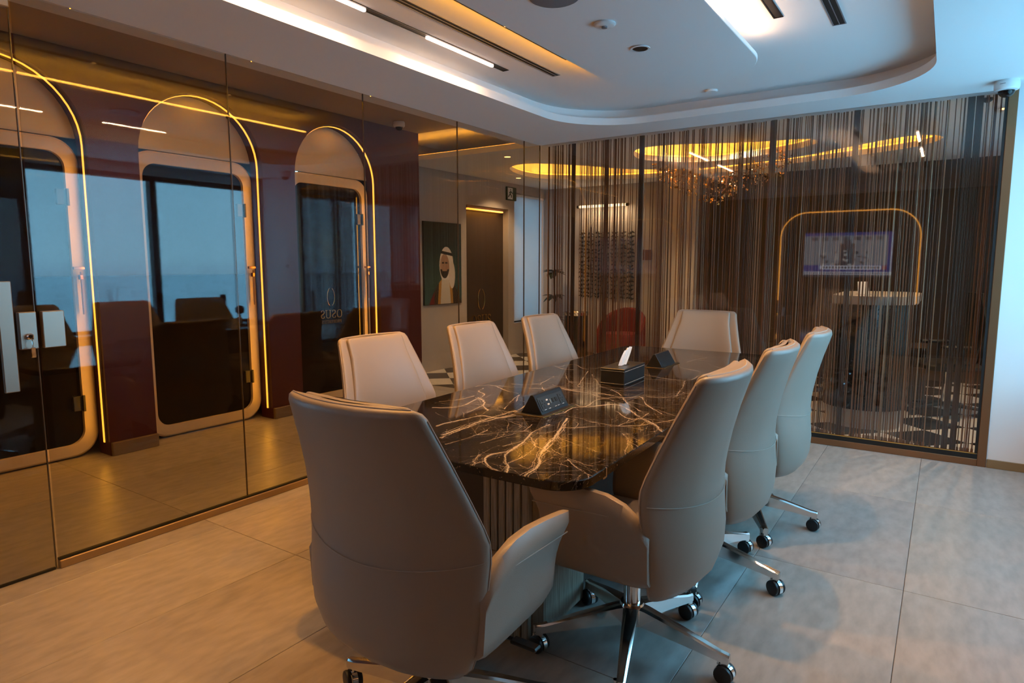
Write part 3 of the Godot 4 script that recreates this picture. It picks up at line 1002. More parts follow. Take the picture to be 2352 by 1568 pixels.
func reception_things() -> void:
	# portrait
	var p = thing("portrait", "framed portrait of a bearded man in a white headscarf and dark gold-edged robe", "picture", Vector3(XW + 0.003, 0.89, -6.71))
	obj("canvas", MB.new().box(Vector3(0.012, 0.545, 0), Vector3(0.024, 1.09, 0.78), 0.002), M.black_plastic, p)
	var pic = mat("portrait_print", Color.WHITE, 0.4)
	pic.albedo_texture = ImageTexture.create_from_image(portrait_image())
	var q = QuadMesh.new()
	q.size = Vector2(0.77, 1.08)
	var pr = put("print", q, pic, p, Vector3(0.0255, 0.545, 0))
	pr.rotation.y = PI / 2
	# dark doorway: lit bar and lettering
	var lb = thing("lintel_lamp", "amber light bar over the dark doorway right of the portrait", "light", Vector3(XW - 0.05, 2.2, -7.75))
	obj("housing", MB.new().box(Vector3(0, 0.04, 0), Vector3(0.06, 0.04, 0.9), 0.003), M.bronze, lb)
	obj("diffuser", MB.new().box(Vector3(0.005, 0.01, 0), Vector3(0.05, 0.02, 0.88)), M.led_amber, lb)
	area(Vector3(XW - 0.045, 2.19, -7.75), Vector3.DOWN, Vector2(0.88, 0.04), 0.15)
	var sg = thing("wall_sign", "gold ring emblem and name on the dark panel beside the portrait", "sign", Vector3(XW - 0.095, 0.6, -7.72))
	lettering(sg, Vector3(0, 0.0, 0), PI / 2, 0.55)
	# exit sign
	var ex = thing("exit_sign", "green and white running man exit sign beside the far corner window", "sign", Vector3(XW + 0.01, 2.5, -8.36))
	obj("case", MB.new().box(Vector3(0, 0, 0), Vector3(0.03, 0.2, 0.26), 0.004), M.leaf, ex)
	obj("white_field", MB.new().box(Vector3(0.016, 0, 0.045), Vector3(0.003, 0.17, 0.13)), M.white_plastic, ex)
	var mn = MB.new().ball(Vector3(0.018, 0.058, 0.035), Vector3(0.004, 0.013, 0.013), 8)
	for l in [[0.04, 0.035, -0.005, 0.05], [0.03, 0.03, 0.005, -0.005], [0.03, 0.03, 0.01, 0.075], [-0.005, 0.05, -0.03, 0.02], [-0.03, 0.02, -0.06, 0.02], [-0.005, 0.05, -0.03, 0.075], [-0.03, 0.075, -0.055, 0.1]]:
		mn.tube(PackedVector3Array([Vector3(0.018, l[0], l[1]), Vector3(0.018, l[2], l[3])]), 0.008, 6)
	obj("running_man", mn, M.leaf, ex)
	# artwork of dark waves, its picture light, a small frame
	var art = thing("wave_relief", "dark wall relief of rippling horizontal waves under a lit picture lamp", "artwork", Vector3(-4.5, 0.88, ZF + 0.012))
	for col in 7:
		obj("rib", MB.new().tube(PackedVector3Array([Vector3(-0.42 + col * 0.14, 0.0, 0.012), Vector3(-0.42 + col * 0.14, 1.1 + 0.04 * sin(col * 2.1), 0.012)]), 0.006, 6), M.relief_dark, art)
		for row in 17:
			var y = 0.03 + row * 0.063 + rng.randf_range(-0.012, 0.012)
			var pth = PackedVector3Array()
			var w = rng.randf_range(0.05, 0.068)
			for k in 5:
				pth.append(Vector3(-0.42 + col * 0.14 + lerpf(-w, w, k / 4.0), y + 0.012 * sin(k * 1.6 + col + row), 0.03 + 0.015 * cos(k * 1.3 + row)))
			obj("wave", MB.new().tube(pth, [0.005, 0.016, 0.021, 0.014, 0.004], 6), M.relief_dark, art)
	var pl = thing("picture_light", "long warm lit picture lamp over the dark wave relief", "light", Vector3(-4.52, 2.33, ZF))
	obj("arm", MB.new().tube(PackedVector3Array([Vector3(0, 0, 0), Vector3(0, 0.04, 0.08), Vector3(0, 0.02, 0.16)]), 0.008, 8), M.black_plastic, pl)
	obj("tube", MB.new().tube(PackedVector3Array([Vector3(-0.4, 0.0, 0.16), Vector3(0.4, 0.0, 0.16)]), 0.02, 12), M.led_picture, pl)
	for e in [-0.42, 0.42]:
		obj("end_cap", MB.new().tube(PackedVector3Array([Vector3(e - 0.02, 0, 0.16), Vector3(e + 0.02, 0, 0.16)]), 0.024, 12), M.black_plastic, pl)
	area(Vector3(-4.52, 2.305, ZF + 0.15), Vector3(0, -1, -0.35), Vector2(0.8, 0.03), 0.5, Color(1.0, 0.85, 0.65), Vector3.RIGHT)
	var sf = thing("small_plaque", "small square bronze plaque on the pale wall right of the relief", "plaque", Vector3(-3.82, 1.49, ZF))
	obj("plate", MB.new().box(Vector3(0, 0.08, 0.008), Vector3(0.15, 0.16, 0.016), 0.003), M.bronze, sf)
	# tall plant
	var tp = thing("tiered_plant", "tall dark plant with three leafy tiers beside the far corner window", "plant", Vector3(-5.24, 0, -9.0))
	obj("pot", MB.new().lathe([[0.0, 0.0], [0.13, 0.0], [0.16, 0.3], [0.15, 0.31], [0.13, 0.28], [0.0, 0.27]], 20), M.stone_black, tp)
	obj("stem", MB.new().tube(PackedVector3Array([Vector3(0, 0.25, 0), Vector3(0.02, 0.8, 0.01), Vector3(0, 1.28, 0)]), 0.015, 8), M.wood_dark, tp)
	for y in [0.55, 0.92, 1.3]:
		for k in 11:
			var a = TAU * k / 11.0 + y
			leaf(tp, Vector3(0, y, 0), Vector3(cos(a), rng.randf_range(-0.35, 0.5), sin(a)), 0.2, 0.05, M.dark_leaf)
	# round red armchair
	var ac = thing("tub_chair", "round red upholstered tub chair seen through the strings", "armchair", Vector3(-3.95, 0, -8.75))
	var back = []
	for k in 15:
		var a = lerpf(PI * 0.92, TAU + PI * 0.08, k / 14.0)
		var h = 0.78 - 0.3 * pow(absf(k - 7) / 7.0, 2.0)
		var ring = PackedVector3Array()
		for m in [[0.34, 0.06], [0.37, 0.2], [0.36, h - 0.03], [0.33, h], [0.28, h - 0.01], [0.26, h - 0.06], [0.27, 0.3], [0.28, 0.06]]:
			ring.append(Vector3(cos(a) * m[0], m[1], sin(a) * m[0]))
		back.append(ring)
	obj("back", MB.new().loft(back), M.red_fabric, ac)
	obj("seat", MB.new().lathe([[0.0, 0.1], [0.27, 0.1], [0.29, 0.16], [0.29, 0.38], [0.26, 0.42], [0.0, 0.43]], 24), M.red_fabric, ac)
	for k in 4:
		obj("leg", MB.new().tube(PackedVector3Array([Vector3(0.2 * cos(PI / 4 + k * PI / 2), 0.0, 0.2 * sin(PI / 4 + k * PI / 2)), Vector3(0.2 * cos(PI / 4 + k * PI / 2), 0.1, 0.2 * sin(PI / 4 + k * PI / 2))]), 0.015, 8), M.black_plastic, ac)
	# black drum table
	var dt = thing("drum_table", "black drum side table with a tray rim left of the red chair", "side table", Vector3(-4.75, 0, -8.85))
	obj("drum", MB.new().lathe([[0.0, 0.0], [0.17, 0.0], [0.18, 0.02], [0.18, 0.62], [0.17, 0.64], [0.0, 0.64]], 24), M.stone_black, dt)
	obj("tray", MB.new().lathe([[0.0, 0.65], [0.2, 0.645], [0.21, 0.69], [0.2, 0.69], [0.19, 0.66], [0.0, 0.66]], 24), M.polished_aluminium, dt)
	# reception desk: dark marble drum end, pale base, white counter
	var ds = thing("reception_desk", "dark marble reception desk with rounded end, pale base and white counter", "desk", Vector3(-0.56, 0, -6.9))
	var foot = rounded(-0.3, 0.3, -0.62, 0.66, 0.299, 10)
	var body = rounded(-0.335, 0.335, -0.66, 0.7, 0.334, 10)
	obj("base", MB.new().loft([at_y(foot, 0.0), at_y(foot, 0.17)]), M.desk_white, ds)
	obj("body", MB.new().loft([at_y(body, 0.17), at_y(body, 1.08)]), M.desk_marble, ds)
	obj("counter", MB.new().loft([at_y(rounded(-0.3, 0.37, -0.7, 0.6, 0.28, 10), 1.08), at_y(rounded(-0.3, 0.37, -0.7, 0.6, 0.28, 10), 1.15)]), M.desk_white, ds)
	var dv = thing("document_stand", "small white leaflet stand on the reception desk counter", "stand", Vector3(-0.62, 1.15, -6.6), 0.4)
	obj("leaflet", MB.new().box(Vector3(0, 0.06, 0.0), Vector3(0.09, 0.12, 0.006), 0.001, Basis(Vector3.RIGHT, -0.25)), M.white_plastic, dv)
	obj("foot", MB.new().box(Vector3(0, 0.005, 0.02), Vector3(0.11, 0.01, 0.09), 0.002), M.glass_clear, dv)
	var dr = thing("drawer_pedestal", "low bronze drawer unit between reception desk and office chair", "cabinet", Vector3(-0.33, 0, -7.85))
	obj("body", MB.new().box(Vector3(0, 0.3, 0), Vector3(0.42, 0.58, 0.5), 0.005), M.taupe_wall, dr)
	for k in 3:
		var dw = obj("drawer", MB.new().box(Vector3(0, 0.12 + k * 0.185, 0.255), Vector3(0.4, 0.17, 0.016), 0.003), M.wood_dark, dr)
		obj("handle", MB.new().box(Vector3(0, 0.17 + k * 0.185, 0.267), Vector3(0.12, 0.01, 0.012)), M.bronze, dw)
	office_chair(Vector3(0.05, 0, -7.3), 0.35)
	# plant by the right window
	var rp = thing("slender_plant", "slender leafy plant in a black pot by the reception window", "plant", Vector3(0.72, 0, -7.35))
	obj("pot", MB.new().lathe([[0.0, 0.0], [0.15, 0.0], [0.18, 0.38], [0.17, 0.39], [0.15, 0.35], [0.0, 0.34]], 20), M.stone_black, rp)
	for k in 6:
		var a = TAU * k / 6.0
		var tip = Vector3(cos(a) * 0.22, 1.2 + 0.12 * (k % 3), sin(a) * 0.22)
		obj("stem", MB.new().tube(PackedVector3Array([Vector3(cos(a) * 0.05, 0.32, sin(a) * 0.05), Vector3(cos(a) * 0.1, 0.8, sin(a) * 0.1), tip]), 0.006, 6), M.leaf, rp)
		for m in 9:
			var b = a + rng.randf_range(-1.6, 1.6)
			var y = lerpf(0.7, tip.y, m / 8.0)
			leaf(rp, Vector3(cos(a), 0, sin(a)) * lerpf(0.08, 0.22, m / 8.0) + Vector3(0, y, 0), Vector3(cos(b), rng.randf_range(-0.2, 0.6), sin(b)), 0.17, 0.025, M.leaf)
	# chandelier of amber glass flakes
	var ch = thing("chandelier", "chandelier cloud of amber glass flakes under the reception ceiling", "chandelier", Vector3(-2.2, 2.92, -7.5))
	obj("canopy", MB.new().box(Vector3(0, -0.012, 0), Vector3(1.2, 0.024, 0.35), 0.006), M.gold, ch)
	var fk = MB.new()
	var wi = MB.new()
	for k in 620:
		var u = rng.randf_range(-1.0, 1.0)
		var low = 2.1 + 0.34 * pow(absf(u + 0.06), 1.25)
		var c = Vector3(u * 0.74, low + rng.randf() * (0.34 - 0.16 * absf(u)) - 2.92, rng.randf_range(-0.24, 0.24))
		var b = Basis.from_euler(Vector3(rng.randf() * TAU, rng.randf() * TAU, rng.randf() * TAU))
		var r = rng.randf_range(0.013, 0.026)
		fk.convex(PackedVector3Array([c + b * Vector3(r, 0, 0), c + b * Vector3(0, r * 0.7, 0), c + b * Vector3(0, 0, r * 0.25), c + b * Vector3(0, r * 0.7, 0), c + b * Vector3(-r, 0, 0), c + b * Vector3(0, 0, r * 0.25), c + b * Vector3(-r, 0, 0), c + b * Vector3(0, -r * 0.7, 0), c + b * Vector3(0, 0, r * 0.25), c + b * Vector3(0, -r * 0.7, 0), c + b * Vector3(r, 0, 0), c + b * Vector3(0, 0, r * 0.25), c + b * Vector3(r, 0, 0), c + b * Vector3(0, r * 0.7, 0), c + b * Vector3(0, 0, -r * 0.25), c + b * Vector3(0, r * 0.7, 0), c + b * Vector3(-r, 0, 0), c + b * Vector3(0, 0, -r * 0.25), c + b * Vector3(-r, 0, 0), c + b * Vector3(0, -r * 0.7, 0), c + b * Vector3(0, 0, -r * 0.25), c + b * Vector3(0, -r * 0.7, 0), c + b * Vector3(r, 0, 0), c + b * Vector3(0, 0, -r * 0.25)]))
		if k % 5 == 0:
			wi.tube(PackedVector3Array([c, Vector3(clampf(c.x, -0.58, 0.58), -0.02, clampf(c.z, -0.16, 0.16))]), 0.0008, 3)
	tag(obj("glass_flakes", fk, M.amber_crystal, ch), "", "", "", "stuff")
	tag(obj("wires", wi, M.gold, ch), "", "", "", "stuff")
	# dome camera on the reception ceiling behind the strings
	dome(Vector3(0.16, 2.66, -5.9), "dome camera behind the strings, just below the white one")


func leaf(o: Node3D, at: Vector3, dir: Vector3, l: float, w: float, m: Material) -> void:
	var d = dir.normalized()
	var s = d.cross(Vector3.UP).normalized()
	var u = s.cross(d).normalized()
	var a = PackedVector3Array()
	var b = PackedVector3Array()
	var mid = PackedVector3Array()
	for k in 5:
		var f = k / 4.0
		var c = at + d * l * f - Vector3(0, l * 0.25 * f * f, 0)
		var ww = w * sin(PI * clampf(f * 0.9 + 0.08, 0, 1))
		a.append(c - s * ww + u * ww * 0.3)
		mid.append(c)
		b.append(c + s * ww + u * ww * 0.3)
	obj("leaf", MB.new().sheet([a, mid, b]), m, o)


func office_chair(at: Vector3, turn: float) -> void:
	var t = thing("office_chair", "black mesh-back office chair behind the reception desk", "office chair", at, turn)
	var sr = []
	for k in [[0.0, 0.4, 0.02], [0.02, 0.48, 0.0], [0.05, 0.48, 0.0], [0.075, 0.42, 0.02]]:
		sr.append(at_y(rounded(-k[1] / 2, k[1] / 2, -k[1] / 2, k[1] / 2, 0.1, 6), 0.44 + k[0]))
	obj("seat", MB.new().loft(sr), M.mesh_black, t)
	var rows = []
	for k in 9:
		var f = k / 8.0
		var w = 0.2 + 0.03 * sin(PI * f)
		var z = 0.2 + 0.07 * f + 0.04 * sin(PI * f * 1.5)
		var ring = PackedVector3Array()
		for m in [[-1.0, -0.03], [-0.5, 0.0], [0.0, 0.01], [0.5, 0.0], [1.0, -0.03], [1.0, -0.05], [0.5, -0.02], [0.0, -0.01], [-0.5, -0.02], [-1.0, -0.05]]:
			ring.append(Vector3(0.25 + z - 0.26 + m[1], 0.6 + 0.56 * f, m[0] * w))
		rows.append(ring)
	obj("backrest", MB.new().loft(rows), M.mesh_black, t)
	obj("spine", MB.new().tube(PackedVector3Array([Vector3(0.1, 0.44, 0), Vector3(0.27, 0.5, 0), Vector3(0.3, 0.8, 0)]), 0.022, 8), M.black_plastic, t)
	for s in [-1, 1]:
		obj("armrest", MB.new().tube(PackedVector3Array([Vector3(0.02, 0.46, s * 0.22), Vector3(0.02, 0.5, s * 0.27), Vector3(0.02, 0.66, s * 0.27)]), 0.015, 8).box(Vector3(-0.02, 0.675, s * 0.27), Vector3(0.25, 0.03, 0.08), 0.01), M.black_plastic, t)
	obj("column", MB.new().lathe([[0.025, 0.08], [0.025, 0.3], [0.018, 0.3], [0.018, 0.44]], 14), M.chrome, t)
	for k in 5:
		var a = TAU * k / 5.0 + 0.3
		var d = Vector3(cos(a), 0, sin(a))
		obj("leg", MB.new().tube(PackedVector3Array([d * 0.02 + Vector3(0, 0.11, 0), d * 0.3 + Vector3(0, 0.075, 0)]), [0.026, 0.014], 8), M.black_plastic, t)
		obj("castor", MB.new().lathe([[0.0, -0.02], [0.03, -0.02], [0.03, 0.02], [0.0, 0.02]], 14, Transform3D(Basis(Vector3(d.x, 0, d.z), PI / 2), d * 0.3 + Vector3(0, 0.03, 0))), M.black_plastic, t)


func portrait_image() -> Image:
	var w := 192
	var h := 270
	var im := Image.create(w, h, false, Image.FORMAT_RGB8)
	for y in h:
		for x in w:
			var u := float(x) / w
			var v := float(y) / h
			var c := lin(0.006, 0.016, 0.014).lerp(lin(0.035, 0.09, 0.08), v)
			# robe
			var sh := 0.66 + 1.3 * pow(absf(u - 0.56), 1.7)
			if v > sh:
				c = lin(0.012, 0.01, 0.01)
				if (int(u * 60.0 + sin(v * 40.0) * 2.0) + int(v * 80.0)) % 3 == 0:
					c = lin(0.1, 0.07, 0.04)
				var e := absf(u - 0.55) - 0.1 - (v - 0.66) * 0.12
				if e < 0.0:
					c = lin(0.5, 0.46, 0.4)
				elif e < 0.07:
					c = lin(0.36, 0.19, 0.04)
				if u < 0.25 and v > 0.8:
					c = lin(0.12, 0.01, 0.015)
			# headscarf
			var sc := Vector2((u - 0.58) / 0.19, (v - 0.52) / 0.23).length()
			if sc < 1.0 and v < 0.7:
				c = lin(0.62, 0.57, 0.52)
			if Vector2((u - 0.73) / 0.085, (v - 0.64) / 0.17).length() < 1.0:
				c = lin(0.56, 0.5, 0.45)
			# face
			var fc := Vector2((u - 0.53) / 0.125, (v - 0.53) / 0.15).length()
			if fc < 1.0:
				c = lin(0.34, 0.2, 0.13) if u > 0.45 else lin(0.4, 0.26, 0.18)
				if v > 0.57 and (fc > 0.62 or absf(v - 0.605) < 0.014):
					c = lin(0.02, 0.015, 0.012)
				if absf(v - 0.49) < 0.009 and (absf(u - 0.485) < 0.03 or absf(u - 0.575) < 0.03):
					c = lin(0.03, 0.02, 0.015)
			# black cord
			if sc < 1.02 and v > 0.335 + 0.1 * (u - 0.4) and v < 0.37 + 0.1 * (u - 0.4) and u > 0.42:
				c = lin(0.01, 0.01, 0.01)
			im.set_pixel(x, y, c)
	return im


# ---------------------------------------------------------------- the town far below
func build_outside() -> void:
	var g = struct("ground")
	obj("plain", MB.new().box(Vector3(0, -71, 0), Vector3(9000, 2, 9000)), M.far_ground, g)
	var mm = MultiMesh.new()
	mm.transform_format = MultiMesh.TRANSFORM_3D
	mm.mesh = bx(Vector3(0, 0.5, 0), Vector3.ONE).mesh()
	mm.instance_count = 1400
	for k in 1400:
		var a = rng.randf() * TAU
		var d = 180.0 + 2600.0 * pow(rng.randf(), 0.9)
		var hgt = rng.randf_range(5, 16) * (1.0 + (2.0 if rng.randf() < 0.07 else 0.0))
		var b = Basis(Vector3.UP, rng.randf_range(-0.2, 0.2)).scaled(Vector3(rng.randf_range(10, 36), hgt, rng.randf_range(10, 36)))
		mm.set_instance_transform(k, Transform3D(b, Vector3(cos(a) * d, -70, sin(a) * d)))
	var o = MultiMeshInstance3D.new()
	o.multimesh = mm
	o.material_override = M.far_block
	o.name = "far_buildings"
	add_child(o)
	tag(o, "low haze-tinted town far below, seen as the pale horizon in the window reflection", "town", "", "stuff")


# ---------------------------------------------------------------- conference table
const TAB := Vector3(-1.53, 0, -3.31)
const TW := 0.6
const TL := 1.66

func build_table() -> void:
	var t = thing("conference_table", "long conference table of black marble with pale veins on slatted wooden pedestals", "table", TAB, deg_to_rad(1.5))
	var marble = mat("marble", Color.WHITE, 0.06)
	marble.albedo_texture = ImageTexture.create_from_image(marble_image())
	var poly = PackedVector2Array()
	for p in rounded(-TW, TW, -TL, TL, 0.12, 12):
		poly.append(Vector2(p.x, p.y))
	var level = Transform3D(Basis(Vector3(1, 0, 0), Vector3(0, 0, 1), Vector3(0, -1, 0)), Vector3(0, TT, 0))
	obj("top", MB.new().prism(poly, 0.032, level, 0.003), marble, t, Vector3(TW, TT, TL), 25.0)
	obj("joint_plate", MB.new().box(Vector3(TW - 0.004, TT - 0.017, TL - 0.22), Vector3(0.012, 0.034, 0.006), 0.001).box(Vector3(TW - 0.02, TT - 0.036, TL - 0.22), Vector3(0.03, 0.01, 0.02), 0.001), M.polished_aluminium, t)
	obj("under_frame", MB.new().box(Vector3(0, TT - 0.045, 0), Vector3(0.5, 0.025, 2.7), 0.004), M.black_plastic, t)
	for e in [1.0, -1.0]:
		var pd = obj("pedestal", MB.new().box(Vector3(0, 0.36, e * 1.19), Vector3(0.64, 0.72, 0.4), 0.03), M.ash_wood, t)
		for s in [-1.0, 1.0]:
			for k in 6:
				obj("slat", MB.new().box(Vector3(s * (0.272 - k * 0.034), 0.36, e * 1.405), Vector3(0.028, 0.7, 0.03), 0.003), M.ash_wood, pd)
		obj("recess_panel", MB.new().box(Vector3(0, 0.36, e * 1.394), Vector3(0.56, 0.7, 0.01)), M.wood_dark, pd)
	obj("plinth", MB.new().box(Vector3(0, 0.3, 0), Vector3(0.3, 0.5, 2.0), 0.005), M.wood_dark, t)


func dab(im: Image, p: Vector2, r: float, c: Color, a: float) -> void:
	var x0 := int(p.x - r - 1)
	var y0 := int(p.y - r - 1)
	for y in range(maxi(y0, 0), mini(int(p.y + r + 2), im.get_height())):
		for x in range(maxi(x0, 0), mini(int(p.x + r + 2), im.get_width())):
			var d := Vector2(x + 0.5, y + 0.5).distance_to(p)
			var k := clampf(r - d + 0.5, 0.0, 1.0) * a
			if k > 0.0:
				im.set_pixel(x, y, im.get_pixel(x, y).lerp(c, k))


func vein(im: Image, path: Array, w: float, r: RandomNumberGenerator, depth := 0) -> void:
	# path in table metres (x right, z towards the far end negative); w in metres. A vein is a plait of thin strands.
	var sx := im.get_width() / (2 * TW)
	var n := path.size()
	var tone := [lin(0.42, 0.37, 0.32), lin(0.36, 0.31, 0.26), lin(0.28, 0.23, 0.18)]
	var strands := 1 if depth > 0 else clampi(int(w * 420.0) + 1, 2, 5)
	for s in strands:
		var off := Vector2.ZERO
		var pull := r.randf_range(-1.0, 1.0) * w * (0.0 if s == 0 else 1.3)
		var ph := r.randf() * TAU
		var run := 0.0
		for i in n - 1:
			var a: Vector2 = path[i]
			var b: Vector2 = path[i + 1]
			var pa: Vector2 = path[maxi(i - 1, 0)]
			var pb: Vector2 = path[mini(i + 2, n - 1)]
			var steps := int(a.distance_to(b) * sx) + 1
			var side := (b - a).normalized().orthogonal()
			for k in steps:
				var q := a.cubic_interpolate(b, pa, pb, float(k) / steps)
				run += 1.0
				off += Vector2(r.randf_range(-1, 1), r.randf_range(-1, 1)) * 0.0012
				off *= 0.96
				var at := q + off + side * pull * sin(run * 0.012 + ph)
				var px := (at + Vector2(TW, TL)) * sx
				var ww := w * sx * (0.24 if s == 0 else 0.09) * (0.3 + 0.9 * absf(sin(run * 0.023 + ph + w * 900.0)))
				dab(im, px, maxf(ww, 0.45), tone[mini(depth + (1 if s > 1 else 0), 2)], 0.95 if s == 0 else 0.7)
				if r.randf() < 0.2:
					dab(im, px + Vector2(r.randf_range(-1, 1), r.randf_range(-1, 1)) * (ww * 2.5 + 3.0), 0.5, tone[1], 0.5)
				if depth < 2 and r.randf() < (0.013 if w < 0.008 and depth == 0 else 0.006):
					var dir := (b - a).normalized().rotated(r.randf_range(-0.8, 0.8))
					var branch := [at]
					for m in r.randi_range(2, 6):
						dir = dir.rotated(r.randf_range(-0.45, 0.45))
						branch.append(branch[-1] + dir * r.randf_range(0.02, 0.06))
					vein(im, branch, w * 0.3, r, depth + 1)


func marble_image() -> Image:
	var w := 740
	var h := int(w * TL / TW)
	var im := Image.create(w, h, false, Image.FORMAT_RGB8)
	im.fill(lin(0.0095, 0.0065, 0.005))
	var r := RandomNumberGenerator.new()
	r.seed = 7
	for k in 260:      # clouded ground
		dab(im, Vector2(r.randf() * w, r.randf() * h), r.randf_range(8, 26), lin(0.022, 0.013, 0.008), 0.22)
	for k in 11000:     # crumbs and short scratches
		var p := Vector2(r.randf() * w, r.randf() * h)
		var d := Vector2.from_angle(r.randf_range(-0.6, 0.6) + (1.1 if r.randf() < 0.5 else -0.4)) * r.randf_range(0.5, 2.2)
		for m in r.randi_range(1, 5):
			dab(im, p + d * m * 0.6, r.randf_range(0.4, 1.0), lin(0.36, 0.27, 0.19), r.randf_range(0.2, 0.8))
	for line in vein_lines():
		vein(im, line[1], line[0], r)
	for k in 70:       # finer veins drifting across the whole slab
		var p := Vector2(r.randf_range(-TW, TW), r.randf_range(-TL, TL * 0.95))
		var a := r.randf_range(-0.5, 0.9)
		var walk := [p]
		for m in r.randi_range(4, 9):
			a += r.randf_range(-0.35, 0.35)
			p += Vector2.from_angle(a) * r.randf_range(0.04, 0.09)
			walk.append(p)
		vein(im, walk, r.randf_range(0.0015, 0.0065), r, 0 if k % 3 == 0 else 1)
	return im


